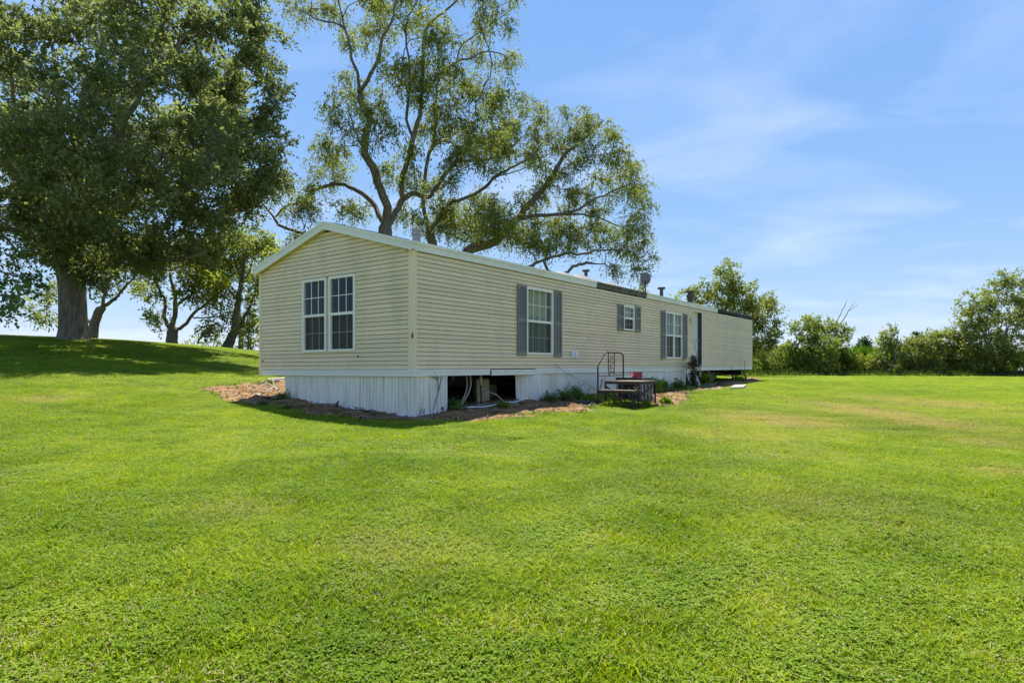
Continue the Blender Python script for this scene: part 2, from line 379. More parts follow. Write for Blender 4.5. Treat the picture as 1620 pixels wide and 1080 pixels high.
# ------------------------------------------------------------------ house frame
TH = R(36.3)
U = np.array([math.sin(TH), math.cos(TH)]); V = np.array([-math.cos(TH), math.sin(TH)])
C0 = np.array([-1.7533, 11.0]); KS = 0.0074            # near corner; the floor climbs slightly to the far end
HL, HW = 21.2, 4.72
def H(u, v, z): return np.array([C0[0] + u * U[0] + v * V[0], C0[1] + u * U[1] + v * V[1], CAM_Z + z + KS * u])
def HG(u, v, dz=0.0):
    p = C0 + u * U + v * V
    return np.array([p[0], p[1], gz(p[0], p[1]) + dz])
def right(s, n, z): return H(s, -n, z)                 # long front wall: n outwards
def gable(s, n, z): return H(-n, s, z)                 # near gable wall
def to_house(x, y):
    dx_, dy_ = x - C0[0], y - C0[1]
    return dx_ * U[0] + dy_ * U[1], dx_ * V[0] + dy_ * V[1]

# ------------------------------------------------------------------ bare soil round the house
soil_px = [
    [(318, 620), (345, 613), (400, 608), (452, 603), (470, 612), (560, 640), (655, 655), (720, 640), (830, 628), (930, 622), (944, 646), (936, 655), (887, 657), (837, 661), (808, 667), (750, 669),
     (709, 668), (655, 670), (566, 667), (500, 661), (470, 652), (445, 644), (425, 643), (400, 645), (366, 637), (340, 629)],
    [(1005, 628), (1034, 624), (1074, 617), (1095, 621), (1092, 631), (1074, 644), (1040, 647), (1012, 640)],
    [(1085, 618), (1133, 605), (1170, 599), (1201, 600), (1208, 605), (1181, 609), (1157, 614), (1142, 618), (1096, 623)],
    [(405, 649), (425, 648), (430, 655), (415, 659), (404, 655)]]
soil_poly = [np.array([on_ground(*p) for p in q]) for q in soil_px]
house_poly = np.array([C0 + u * U + v * V for u, v in ((-.05, -.05), (15.2, -.05), (15.2, HW + .05), (-.05, HW + .05))])
def inside(poly, x, y):
    r = np.zeros(len(x), bool); n = len(poly)
    for i in range(n):
        (x0, y0), (x1, y1) = poly[i], poly[(i + 1) % n]
        c = ((y0 > y) != (y1 > y)) & (x < (x1 - x0) * (y - y0) / (y1 - y0 + 1e-12) + x0)
        r ^= c
    return r
def in_soil(x, y):
    r = inside(house_poly, x, y)
    for q in soil_poly: r |= inside(q, x, y)
    return r
def soil_material():
    m, t, out = new_mat('bare_soil')
    n1 = noise(t, 2.2, 6, 0.65); n2 = noise(t, 38, 4, 0.7)
    c = ramp(t, n1, [(0.30, (0.14, 0.080, 0.040)), (0.48, (0.29, 0.170, 0.080)), (0.66, (0.40, 0.255, 0.135))])
    c2 = mix(t, 0.75, c, ramp(t, n2, [(0.32, (0.30, 0.28, 0.26)), (0.62, (1.0, 1.0, 1.0))]), 'MULTIPLY')
    principled(t, out, c2, 0.97, 0.1, 0, n2, 0.9, 0.03)
    return m
M['soil'] = soil_material()
def value_noise(x, y, s, seed):
    r = np.random.default_rng(seed); g = r.random((64, 64))
    a, b = x * s, y * s; i, j = np.floor(a).astype(int), np.floor(b).astype(int); fx, fy = a - i, b - j
    fx, fy = fx * fx * (3 - 2 * fx), fy * fy * (3 - 2 * fy)
    q = lambda p, r_: g[p % 64, r_ % 64]
    return (q(i, j) * (1 - fx) + q(i + 1, j) * fx) * (1 - fy) + (q(i, j + 1) * (1 - fx) + q(i + 1, j + 1) * fx) * fy
def soil_sheet(polys, step, name):
    allp = np.vstack(polys); x0, y0 = allp.min(0) - .2; x1, y1 = allp.max(0) + .2
    a = np.arange(x0, x1, step); b = np.arange(y0, y1, step)
    Xg, Yg = np.meshgrid(a, b); x = Xg.ravel(); y = Yg.ravel()
    wob = (value_noise(x, y, 2.2, 3) - .5) * .5; wob2 = (value_noise(x, y, 2.0, 9) - .5) * .5
    ok = np.zeros(len(x), bool)
    for q in polys: ok |= inside(q, x + wob, y + wob2)
    e_ = ok.reshape(Xg.shape).astype(float)
    for _ in range(5): e_ = (e_ + np.roll(e_, 1, 0) + np.roll(e_, -1, 0) + np.roll(e_, 1, 1) + np.roll(e_, -1, 1)) / 5
    ed = np.clip((e_.ravel() - .45) / .5, 0, 1)
    z = ground(x, y) + 0.004 + ed * (0.012 + 0.05 * value_noise(x, y, 3.0, 5) * value_noise(x, y, 9.0, 6) * 2 + 0.02 * value_noise(x, y, 14, 8))
    nx = len(a); idx = -np.ones(len(x), int); keep = np.where(ok)[0]; idx[keep] = np.arange(len(keep))
    f = []
    okg = ok.reshape(Xg.shape)
    cells = okg[:-1, :-1] & okg[1:, :-1] & okg[:-1, 1:] & okg[1:, 1:]
    for j, i in zip(*np.where(cells)):
        k = j * nx + i; f.append((idx[k], idx[k + 1], idx[k + nx + 1], idx[k + nx]))
    me = bpy.data.meshes.new(name); me.from_pydata(np.c_[x, y, z][keep].tolist(), [], f); me.materials.append(M['soil'])
    return tag(link_mesh(name, me, None, True), kind='structure')
soil_sheet(soil_poly + [house_poly], 0.09, 'bare_soil')

# ------------------------------------------------------------------ lawn: instanced turf patches
def grass_mats():
    def g(name, stops, trans, dryc):
        m, t, out = new_mat(name)
        isl = t.nodes.new('ShaderNodeNewGeometry').outputs['Random Per Island']
        big = noise(t, 0.33, 4, 0.6); mid = noise(t, 1.7, 3, 0.6)
        f1 = node(t, 'ShaderNodeMapRange', {0: big, 1: 0.3, 2: 0.7, 3: -0.21, 4: 0.22}).outputs[0]
        f2 = node(t, 'ShaderNodeMapRange', {0: mid, 1: 0.3, 2: 0.7, 3: -0.21, 4: 0.20}).outputs[0]
        s = node(t, 'ShaderNodeMath', {0: f1, 1: f2}, operation='ADD').outputs[0]
        s2 = node(t, 'ShaderNodeMath', {0: isl, 1: 0.55}, operation='MULTIPLY').outputs[0]
        s3 = node(t, 'ShaderNodeMath', {0: s, 1: s2}, operation='ADD').outputs[0]
        s4 = node(t, 'ShaderNodeMath', {0: s3, 1: 0.18}, operation='ADD', use_clamp=True).outputs[0]
        col = ramp(t, s4, stops)
        at = t.nodes.new('ShaderNodeAttribute'); at.attribute_type = 'INSTANCER'; at.attribute_name = 'dry'
        df = node(t, 'ShaderNodeMath', {0: at.outputs['Fac'], 1: isl}, operation='MULTIPLY').outputs[0]
        df2 = node(t, 'ShaderNodeMath', {0: df, 1: 2.3}, operation='MULTIPLY', use_clamp=True).outputs[0]
        col = mix(t, df2, col, dryc)
        p = t.nodes.new('ShaderNodeBsdfPrincipled'); t.links.new(col, p.inputs['Base Color']); p.inputs['Roughness'].default_value = 0.55
        p.inputs['Specular IOR Level'].default_value = 0.10
        tr = t.nodes.new('ShaderNodeBsdfTranslucent'); t.links.new(mix(t, 1.0, col, (1.35, 1.35, 0.5), 'MULTIPLY'), tr.inputs[0])
        ms = node(t, 'ShaderNodeMixShader', {0: trans, 1: p.outputs[0], 2: tr.outputs[0]})
        t.links.new(ms.outputs[0], out.inputs[0]); return m
    blade = g('grass_blade', [(0.0, (0.095, 0.165, 0.010)), (0.35, (0.185, 0.275, 0.014)), (0.7, (0.295, 0.365, 0.022)), (1.0, (0.48, 0.45, 0.09))], 0.45, (0.46, 0.35, 0.16))
    clover = g('clover_leaf', [(0.0, (0.085, 0.150, 0.009)), (0.5, (0.175, 0.275, 0.018)), (1.0, (0.31, 0.385, 0.04))], 0.38, (0.40, 0.31, 0.14))
    straw = plain('dry_straw', (0.32, 0.26, 0.12), (0.20, 0.15, 0.07), 0.9, 9.0)
    flower = plain('clover_flower', (0.58, 0.45, 0.27), (0.42, 0.31, 0.17), 0.8, 30.0)
    return [blade, clover, straw, flower]
GM = grass_mats()
turf = bpy.data.collections.new('turf_patches')          # prototypes only, not linked to the scene
def turf_patch(seed, nblade, nclover, nstraw, nflower, size=0.5, hscale=1.0):
    r = np.random.default_rng(seed); V_ = []; Fc = []; mi = []; b = 0
    for k in range(nblade):
        x, y = (r.random(2) - .5) * size * 1.15
        clump = 0.6 + 0.8 * value_noise(np.array([x * 9 + seed * 3]), np.array([y * 9]), 1, 4)[0]
        h = (0.020 + 0.040 * r.random() ** 1.3) * clump * hscale; a = r.random() * 6.283; ln = (0.25 + 0.9 * r.random()) * h
        wd = 0.0022 + 0.0026 * r.random(); dxx, dyy = math.cos(a), math.sin(a); t_ = r.random() * 6.283; sx, sy = math.cos(t_) * wd, math.sin(t_) * wd
        V_ += [(x - sx, y - sy, -.004), (x + sx, y + sy, -.004), (x + dxx * ln * .4 + sx * .8, y + dyy * ln * .4 + sy * .8, h * .65), (x + dxx * ln * .4 - sx * .8, y + dyy * ln * .4 - sy * .8, h * .65), (x + dxx * ln * 1.2, y + dyy * ln * 1.2, h)]
        Fc += [(b, b + 1, b + 2, b + 3), (b + 3, b + 2, b + 4)]; mi += [0, 0]; b += 5
    ncl = max(1, nclover // 60); cen = (r.random((ncl, 2)) - .5) * size
    for k in range(nclover):
        c = cen[k % ncl] + r.normal(0, .07, 2); h = (0.018 + 0.026 * r.random()) * hscale; a0 = r.random() * 6.283; R_ = 0.007 + 0.006 * r.random()
        for q in range(3):
            a = a0 + q * 2.094; tl = (r.random() - .5) * .012
            c1 = (c[0] + math.cos(a) * R_, c[1] + math.sin(a) * R_, h + tl)
            px, py = -math.sin(a) * R_ * .62, math.cos(a) * R_ * .62
            V_ += [(c[0], c[1], h), (c1[0] + px * 1.0, c1[1] + py, h + tl + .003), (c[0] + math.cos(a) * R_ * 1.7, c[1] + math.sin(a) * R_ * 1.7, h + tl * 1.4), (c1[0] - px, c1[1] - py, h + tl + .003)]
            Fc += [(b, b + 1, b + 2, b + 3)]; mi += [1]; b += 4
    for k in range(nstraw):
        x, y = (r.random(2) - .5) * size; a = r.random() * 6.283; L = .010 + .035 * r.random() ** 2; h = .012 + .022 * r.random()
        px, py = -math.sin(a) * .0018, math.cos(a) * .0018
        V_ += [(x - px, y - py, h), (x + px, y + py, h), (x + math.cos(a) * L + px, y + math.sin(a) * L + py, h + .01), (x + math.cos(a) * L - px, y + math.sin(a) * L - py, h + .01)]
        Fc += [(b, b + 1, b + 2, b + 3)]; mi += [2]; b += 4
    for k in range(nflower):
        x, y = (r.random(2) - .5) * size; h = (.035 + .025 * r.random()) * hscale; q = .0038 + .003 * r.random()
        V_ += [(x + q, y, h), (x - q, y, h), (x, y + q, h), (x, y - q, h), (x, y, h + q), (x, y, h - q)]
        for tri in ((0, 2, 4), (2, 1, 4), (1, 3, 4), (3, 0, 4), (2, 0, 5), (1, 2, 5), (3, 1, 5), (0, 3, 5)): Fc.append(tuple(b + i for i in tri)); mi.append(3)
        b += 6
    me = bpy.data.meshes.new('turf_patch'); me.from_pydata(V_, [], Fc)
    for m in GM: me.materials.append(m)
    me.polygons.foreach_set('material_index', mi)
    o = bpy.data.objects.new('turf_patch', me); turf.objects.link(o)
for k, a in enumerate([(1700, 260, 130, 4), (1400, 420, 150, 9), (1900, 120, 100, 2), (1200, 480, 180, 14), (1450, 300, 330, 7), (1700, 220, 90, 2)]): turf_patch(20 + k, *a)

def lawn():
    P = []
    for y0, y1, st, sc, hs in ((-3.5, 7, .31, 1.0, 1.0), (7, 14, .36, 1.1, 1.0), (14, 26, .5, 1.5, 1.1), (26, 42, .8, 2.3, 1.3), (42, 61, 1.25, 3.4, 1.6)):
        Xm = y1 * .95 + 7
        a = np.arange(-Xm, Xm, st); b = np.arange(y0, y1, st)
        X, Y = np.meshgrid(a, b); x = X.ravel() + rng.uniform(-.5, .5, X.size) * st; y = Y.ravel() + rng.uniform(-.5, .5, X.size) * st
        ok = np.abs(x) < np.maximum(y, 0) * .95 + 7
        x, y = x[ok], y[ok]
        soil = in_soil(x + (value_noise(x, y, 3.1, 51) - .5) * .9, y + (value_noise(x, y, 3.3, 52) - .5) * .9); uh, vh = to_house(x, y)
        inh = (uh > -.1) & (uh < 15.2) & (vh > -.1) & (vh < HW)
        keep = ~soil | ((rng.random(len(x)) < .24) & ~inh)
        x, y = x[keep], y[keep]
        so_ = soil[keep]; dry = np.zeros(len(x))
        for px, py, rx, ry, s_ in ((1390, 655, 70, 22, .9), (1230, 668, 90, 16, .7), (1150, 690, 110, 16, .35), (1480, 640, 90, 14, .55), (1560, 700, 60, 10, .5), (1590, 750, 45, 8, .7), (610, 880, 110, 45, .25), (1300, 800, 150, 40, .2), (370, 812, 90, 18, .25), (80, 632, 60, 8, .5), (1240, 720, 60, 8, .4)):
            c = on_ground(px, py); e1 = on_ground(px + rx, py); e2 = on_ground(px, py + ry)
            ax = np.linalg.norm(e1 - c); ay = np.linalg.norm(e2 - c)
            d = ((x - c[0]) / ax) ** 2 + ((y - c[1]) / ay) ** 2
            dry = np.maximum(dry, 0.85 * s_ * np.exp(-d) * (0.5 + value_noise(x, y, 1.3, 21)))
        P.append(np.c_[x, y, np.where(so_, .4, sc), np.where(so_, .7, hs), dry])
    P = np.vstack(P); n = len(P)
    z = ground(P[:, 0], P[:, 1])
    me = bpy.data.meshes.new('lawn_grass'); me.vertices.add(n)
    me.vertices.foreach_set('co', np.c_[P[:, :2], z].astype(np.float32).ravel())
    e = 0.3
    gx = (ground(P[:, 0] + e, P[:, 1]) - ground(P[:, 0] - e, P[:, 1])) / (2 * e); gy = (ground(P[:, 0], P[:, 1] + e) - ground(P[:, 0], P[:, 1] - e)) / (2 * e)
    rots = []
    for i in range(n):
        q = Vector((-gx[i], -gy[i], 1)).to_track_quat('Z', 'Y') @ Matrix.Rotation(rng.random() * 6.283, 3, 'Z').to_quaternion()
        rots.append(q.to_euler())
    at = me.attributes.new('rot', 'FLOAT_VECTOR', 'POINT'); at.data.foreach_set('vector', np.array(rots, np.float32).ravel())
    hv = P[:, 3] * (0.55 + 0.35 * value_noise(P[:, 0], P[:, 1], .8, 31) + .45 * value_noise(P[:, 0], P[:, 1], 2.3, 32)) * (1 - .45 * np.clip(P[:, 4], 0, 1))
    at = me.attributes.new('scl', 'FLOAT_VECTOR', 'POINT'); at.data.foreach_set('vector', np.c_[P[:, 2], P[:, 2], hv].astype(np.float32).ravel())
    at = me.attributes.new('dry', 'FLOAT', 'POINT'); at.data.foreach_set('value', P[:, 4].astype(np.float32))
    pick = (value_noise(P[:, 0], P[:, 1], .55, 41) * 5 + rng.random(n) * 3.0).astype(np.int32) % 6
    at = me.attributes.new('pick', 'INT', 'POINT'); at.data.foreach_set('value', pick)
    o = link_mesh('lawn_grass', me)
    ng = bpy.data.node_groups.new('scatter_turf', 'GeometryNodeTree')
    ng.interface.new_socket('Geometry', in_out='INPUT', socket_type='NodeSocketGeometry'); ng.interface.new_socket('Geometry', in_out='OUTPUT', socket_type='NodeSocketGeometry')
    gi = ng.nodes.new('NodeGroupInput'); go = ng.nodes.new('NodeGroupOutput')
    ip = ng.nodes.new('GeometryNodeInstanceOnPoints'); ci = ng.nodes.new('GeometryNodeCollectionInfo')
    ci.inputs['Collection'].default_value = turf; ci.inputs['Separate Children'].default_value = True; ci.inputs['Reset Children'].default_value = True
    def na(nm, ty):
        a = ng.nodes.new('GeometryNodeInputNamedAttribute'); a.data_type = ty; a.inputs['Name'].default_value = nm; return a.outputs[0]
    L = ng.links.new
    L(gi.outputs[0], ip.inputs['Points']); L(ci.outputs[0], ip.inputs['Instance']); ip.inputs['Pick Instance'].default_value = True
    L(na('pick', 'INT'), ip.inputs['Instance Index']); L(na('rot', 'FLOAT_VECTOR'), ip.inputs['Rotation']); L(na('scl', 'FLOAT_VECTOR'), ip.inputs['Scale'])
    L(ip.outputs[0], go.inputs[0])
    md = o.modifiers.new('scatter', 'NODES'); md.node_group = ng
    tag(o, 'mown green lawn with clover and dry patches around the mobile home', 'lawn', kind='stuff')
lawn()

# ------------------------------------------------------------------ the mobile home
home = empty('mobile_home', HG(HL / 2, HW / 2), 'long cream mobile home with white skirting and grey shutters', 'mobile home')
CH = 0.0805; Z0 = 0.022; ZE = 2.125              # siding course, bottom of siding, eave
PEAK_V = HW / 2; ROOF_RISE = 0.665
WIN_G = [(1.52, 2.29, 0.385, 1.845), (2.39, 3.15, 0.385, 1.845)]          # gable windows s0,s1,z0,z1
WIN_R = [(3.47, 4.54, 0.345, 1.825), (8.27, 8.95, 1.095, 1.785), (11.28, 12.70, 0.325, 1.815)]
DOOR = (13.86, 14.63, 0.10, 2.0)
GABLE_OPEN = [(1.52, 3.15, 0.385, 1.845)]
RIGHT_OPEN = WIN_R + [(DOOR[0] - .045, DOOR[1] + .045, DOOR[2] - .1, DOOR[3] + .03)]

def cut(s0, s1, zc, opens):
    seg = [(s0, s1)]
    for a, b, z0, z1 in opens:
        if z0 < zc < z1:
            seg = [q for x, y in seg for q in ((x, min(y, a)), (max(x, b), y)) if q[1] - q[0] > .02]
    return seg
def board(fn, sa, sb, z0, ta=None, tb=None, loose=0.0, off=0.0):
    """one lap of siding; ta/tb: ends of its top edge when cut by the roof line"""
    ta = sa if ta is None else ta; tb = sb if tb is None else tb
    pr = lambda s, t: [fn(s, .003, z0), fn(s, .026 + off + loose, z0 - loose * .4), fn(t, .019 + off, z0 + .069), fn(t, .003, z0 + .073)]
    m = MB(); m.prism(pr(sa, ta), pr(sb, tb)); return m.build('siding_board', M['siding'], home)
bk = MB()
# long front wall
k = 0
z = Z0
while z < ZE - .02:
    seg = cut(.075, HL - .07, z + .035, RIGHT_OPEN)
    for a, b in seg:
        # real laps join every 3.66 m, staggered
        js = [x for x in np.arange(1.2 + (k * 1.37) % 3.66, HL, 3.66) if a + .4 < x < b - .4]
        if k % 2: js = js[::2]
        ed = [a] + js + [b]
        for i in range(len(ed) - 1):
            loose = 0.0
            if k == 3 and abs(ed[i] - 2.4) < 1.9: loose = .010
            if k == 9 and ed[i] > 15: loose = .008
            board(right, ed[i] - (.02 if i else 0), ed[i + 1], z, loose=loose, off=(.006 if i % 2 else 0.0) + random.random() * .0015)
        bk.box(right, a - .01, b + .01, -.05, .0, z - .004, z + CH - .004)
    z += CH; k += 1
# near gable wall, cut by the roof slope
z = Z0; top = ZE + ROOF_RISE - .10
def slope_s(zz):                                        # half-span of the gable at a height
    return HW / 2 if zz <= ZE else max(0.0, HW / 2 * (1 - (zz - ZE) / (ROOF_RISE + .02)))
while z < top:
    for a, b in cut(.075, HW - .05, z + .035, GABLE_OPEN):
        h0, h1 = slope_s(z), slope_s(z + .07)
        lo0, hi0, lo1, hi1 = PEAK_V - h0, PEAK_V + h0, PEAK_V - h1, PEAK_V + h1
        board(gable, max(a, lo0), min(b, hi0), z, max(a, lo1), min(b, hi1), off=random.random() * .0015)
        bk.box(gable, max(a - .01, lo0), min(b + .01, hi0), -.05, 0.0, z - .004, z + CH - .004)
    z += CH
bk.build('wall_sheathing', M['backing'], home)
# a nailing strip of short laps between the two gable windows
z = .39
ms_ = MB()
while z < 1.82:
    ms_.box(gable, 2.305, 2.372, .0, .018, z, z + .055); z += .0805
ms_.build('window_mullion', M['siding'], home)
mb = MB(); mb.box(gable, 2.29, 2.39, -.05, 0, .385, 1.845); mb.build('mullion_backing', M['backing'], home)
# far and rear walls, floor, ceiling, partition
mb = MB(); mb.box(lambda u, v, z: H(u, v, z), HL - .06, HL, 0, HW, .0, ZE); mb.build('end_wall', M['siding'], home)
mb = MB(); mb.box(lambda u, v, z: H(u, v, z), 0.0, HL - .06, HW - .06, HW, .0, ZE); mb.build('rear_wall', M['siding'], home)
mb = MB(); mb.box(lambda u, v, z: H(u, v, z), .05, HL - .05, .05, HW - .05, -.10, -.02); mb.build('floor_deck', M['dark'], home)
mb = MB(); mb.box(lambda u, v, z: H(u, v, z), .04, HL - .05, .04, HW - .05, ZE - .06, ZE - .02); mb.build('ceiling', M['white_ceiling'], home)
mb = MB()
for u in (5.2, 10.2, 13.4, 16.0): mb.box(lambda u, v, z: H(u, v, z), u, u + .08, .06, HW - .06, -.02, ZE - .06)
mb.box(lambda u, v, z: H(u, v, z), .1, HL - .1, HW - .12, HW - .06, -.02, ZE - .06)
mb.build('partition', M['roomwall'], home)

# corner posts
def post(fnbox, name='corner_post'):
    m = MB()
    for a in fnbox: m.box(lambda u, v, z: H(u, v, z), *a)
    m.build(name, M['post'], home)
post([(-.034, .0, -.034, .072, Z0 - .03, ZE + .02), (.0, .072, -.034, -.002, Z0 - .03, ZE + .02)])
post([(-.034, .0, HW - .055, HW + .03, -.105, ZE + .04)])
post([(HL - .07, HL + .03, -.034, .0, Z0, ZE), (HL + .001, HL + .03, .0, .07, Z0, ZE)])
# white band under the siding
TB0, TB1 = -.103, .012
def trim(fn, s0, s1, dz=0.0, tilt=0.0, n=.03):
    m = MB()
    m.hexa([fn(s0, .002, TB0 + dz), fn(s1, .002, TB0 + dz - tilt), fn(s1, n, TB0 + dz - tilt), fn(s0, n, TB0 + dz), fn(s0, .002, -.022 + dz), fn(s1, .002, -.022 + dz - tilt), fn(s1, n, -.022 + dz - tilt), fn(s0, n, -.022 + dz)])
    m.hexa([fn(s0, .002, -.021 + dz), fn(s1, .002, -.021 + dz - tilt), fn(s1, n + .012, -.021 + dz - tilt), fn(s0, n + .012, -.021 + dz), fn(s0, .002, TB1 + dz), fn(s1, .002, TB1 + dz - tilt), fn(s1, n + .004, TB1 + dz - tilt), fn(s0, n + .004, TB1 + dz)])
    m.build('trim_board', M['trim'], home)
trim(gable, -.03, HW - .06)
trim(right, .0, 2.17); trim(right, 2.19, 3.80, -.012, .0, .038); trim(right, 3.82, 8.9, .004); trim(right, 8.91, 14.0); trim(right, 14.02, HL)
mb = MB(); mb.box(right, 2.168, 2.192, .03, .046, -.128, .0); mb.build('trim_clip', M['jamb'], home)

# skirting: ribbed sheets, each its own part
def skirt_panel(fn, gfun, s0, s1, lean=0.0, lift=0.0, yaw=0.0, top=-.104, inset=-.01, bend=0.0):
    pts = []; per = 4
    for k_ in range(per):
        for a_, d_ in ((0.0, .004), (.40, .012), (.44, -.004), (.50, -.004), (.54, .012), (.94, .003), (.955, -.006), (.985, -.006)):
            t = (k_ + a_) / per; s = s0 + (s1 - s0) * t
            pts.append((s, inset + d_ + yaw * (t - .5) + bend * math.sin(t * math.pi), gfun(s) + lift))
    pts.append((s1, inset + .004 + yaw * .5, gfun(s1) + lift)); nseg = len(pts) - 1
    m = MB(); v = []; f = []
    for s, n, zb in pts:
        v += [fn(s, n, top), fn(s, n + lean * .5 + .004 * math.sin(s * 9), (top + zb) / 2), fn(s + lean * .1, n + lean, zb)]
    for i in range(nseg):
        for j in (0, 1): f.append((i * 3 + j, i * 3 + j + 1, i * 3 + 4 + j, i * 3 + 3 + j))
    b = len(v)
    v2 = []
    for s, n, zb in pts:
        v2 += [fn(s, n - .006, top), fn(s, n + lean * .5 - .006, (top + zb) / 2), fn(s + lean * .1, n + lean - .006, zb)]
    f2 = [(b + i * 3 + j, b + i * 3 + 3 + j, b + i * 3 + 4 + j, b + i * 3 + j + 1) for i in range(nseg) for j in (0, 1)]
    e = []
    for i in range(nseg): e += [(i * 3 + 2, b + i * 3 + 2, b + i * 3 + 5, i * 3 + 5)]
    for i in (0, nseg):
        e += [(i * 3, i * 3 + 1, b + i * 3 + 1, b + i * 3), (i * 3 + 1, i * 3 + 2, b + i * 3 + 2, b + i * 3 + 1)]
    m.add(v + v2, f + f2 + e); return m.build('skirting_panel', M['skirt'], home)
def rel_ground(fn):
    def g(s):
        p = fn(s, 0.0, 0.0); return gz(p[0], p[1]) - p[2]
    return g
gG, gR = rel_ground(gable), rel_ground(right)
s = .0; i = 0
while s < 3.83:
    e = min(s + .39, 3.85)
    skirt_panel(gable, gG, s, e - .003, lean=.012 * math.sin(s * 2.1) + random.uniform(-.006, .006) + (.018 if i in (4, 5) else 0), lift=.02, yaw=random.uniform(-.006, .006), inset=-.02)
    s = e; i += 1
skirt_panel(right, gR, .0, .44, .0, .045, inset=-.015); skirt_panel(right, gR, .443, .885, .015, .045, inset=-.012)
skirt_panel(right, gR, 3.31, 3.64, .03, .03, yaw=.16, inset=-.09, bend=.02); skirt_panel(right, gR, 3.60, 4.02, .07, .0, yaw=.07, inset=.004)
s = 4.0
while s < 13.1:
    e = s + .40
    skirt_panel(right, gR, s, e - .003, lean=.014 * math.sin(s * 1.3) + random.uniform(-.006, .006) + (.03 if 10 < s < 12.4 else 0), lift=.03, yaw=random.uniform(-.006, .006), inset=-.012, bend=.03 if 11 < s < 12 else 0)
    s = e
skirt_panel(right, gR, 13.2, 13.62, .14, .01, yaw=.02); skirt_panel(right, gR, 13.60, 14.0, .22, .0, yaw=.05)
def rail(fn, gfun, s0, s1, lift, n0):
    m = MB(); N = max(2, int((s1 - s0) / .35))
    ss = np.linspace(s0, s1, N + 1)
    for a, b in zip(ss[:-1], ss[1:]):
        za, zb = gfun(a) + lift, gfun(b) + lift
        m.hexa([fn(a, n0, za), fn(b, n0, zb), fn(b, n0 + .035, zb), fn(a, n0 + .035, za), fn(a, n0, za + .022), fn(b, n0, zb + .022), fn(b, n0 + .035, zb + .022), fn(a, n0 + .035, za + .022)])
    m.build('skirting_rail', M['white'], home)
rail(gable, gG, -.03, 3.3, .02, -.015); rail(right, gR, -.02, .88, .03, -.01); rail(right, gR, 4.05, 9.5, .02, -.01)
mb = MB(); mb.box(right, .862, .892, -.012, .012, gR(.88) + .09, -.106); mb.build('skirting_edge', M['white'], home)
mb = MB(); mb.box(right, .73, .775, .012, .02, gR(.75) + .085, gR(.75) + .14); mb.build('skirting_vent_hole', M['blackp'], home)

# windows
def window(fn, s0, s1, z0, z1, cols, rows, units=1, curtain=None, room=False, screen=True):
    """frame (the part) > panes, muntins, meeting rail, screen, curtain (sub-parts)"""
    fw = .042; d0, d1 = -.02, .046
    fr = MB()
    fr.box(fn, s0 - .012, s0 + fw, d0, d1, z0 - .01, z1 + .01); fr.box(fn, s1 - fw, s1 + .012, d0, d1, z0 - .01, z1 + .01)
    fr.box(fn, s0 + fw, s1 - fw, d0, d1 - .001, z1 - fw, z1 + .01); fr.box(fn, s0 + fw, s1 - fw, d0, d1 + .006, z0 - .01, z0 + fw * .8)
    if units == 2:
        c = (s0 + s1) / 2; fr.box(fn, c - .045, c + .045, d0, d1 - .001, z0 + fw * .8, z1 - fw)
    win = fr.build('window', M['sash'], home)
    us = [(s0, s1)] if units == 1 else [(s0, (s0 + s1) / 2 + .003), ((s0 + s1) / 2 - .003, s1)]
    zm = (z0 + z1) / 2 - .005
    for a, b in us:
        a2, b2 = a + fw, b - fw
        mr = MB(); mr.box(fn, a2, b2, .0, .040, zm - .026, zm + .026)
        mr.box(fn, a2, a2 + .016, -.002, .018, z0 + fw * .8, zm - .026); mr.box(fn, b2 - .016, b2, -.002, .018, z0 + fw * .8, zm - .026)
        mr.build('sash_rail', M['sash'], win)
        for lo, hi, dep in ((zm + .026, z1 - fw, .012), (z0 + fw * .8, zm - .026, -.006)):
            mt = MB()
            for i in range(1, cols):
                x = a2 + (b2 - a2) * i / cols; mt.box(fn, x - .007, x + .007, dep - .004, dep + .010, lo, hi)
            for j in range(1, rows):
                zz_ = lo + (hi - lo) * j / rows; mt.box(fn, a2, b2, dep - .003, dep + .009, zz_ - .007, zz_ + .007)
            mt.build('muntin', M['sash'], win)
            for i in range(cols):
                for j in range(rows):
                    xa, xb = a2 + (b2 - a2) * i / cols, a2 + (b2 - a2) * (i + 1) / cols
                    za_, zb_ = lo + (hi - lo) * j / rows, lo + (hi - lo) * (j + 1) / rows
                    p = MB(); w1, w2 = random.uniform(-.0012, .0012), random.uniform(-.0012, .0012)
                    p.add([fn(xa, dep + w1, za_), fn(xb, dep - w1, za_), fn(xb, dep - w1 + w2, zb_), fn(xa, dep + w1 + w2, zb_)], [(0, 1, 2, 3)])
                    p.build('pane', M['glass'], win)
        if screen:
            sc = MB(); sc.add([fn(a2 + .016, .020, z0 + fw * .8), fn(b2 - .016, .020, z0 + fw * .8), fn(b2 - .016, .020, zm - .026), fn(a2 + .016, .020, zm - .026)], [(0, 1, 2, 3)])
            sc.build('insect_screen', M['screen'], win)
        if curtain:
            for lo, hi, mname, amp in curtain:
                zl, zh = z0 + (z1 - z0) * lo, z0 + (z1 - z0) * hi
                N = 40; v = []; f = []
                for i in range(N + 1):
                    t = i / N; x = a + .02 + (b - a - .04) * t
                    n_ = -.10 + amp * math.sin(t * 26 + a * 7) + amp * .5 * math.sin(t * 61)
                    v += [fn(x, n_, zl + .01 * math.sin(t * 40)), fn(x, n_ * .96, zh)]
                for i in range(N): f.append((2 * i, 2 * i + 2, 2 * i + 3, 2 * i + 1))
                c = MB(); c.add(v, f); c.build('curtain', M[mname], win, smooth=True)
    return win
for q in WIN_G: window(gable, *q, 3, 2)
window(right, *WIN_R[0], 4, 2, curtain=[(.55, 1.0, 'curtain', .006), (.0, .58, 'sheer', .02)])
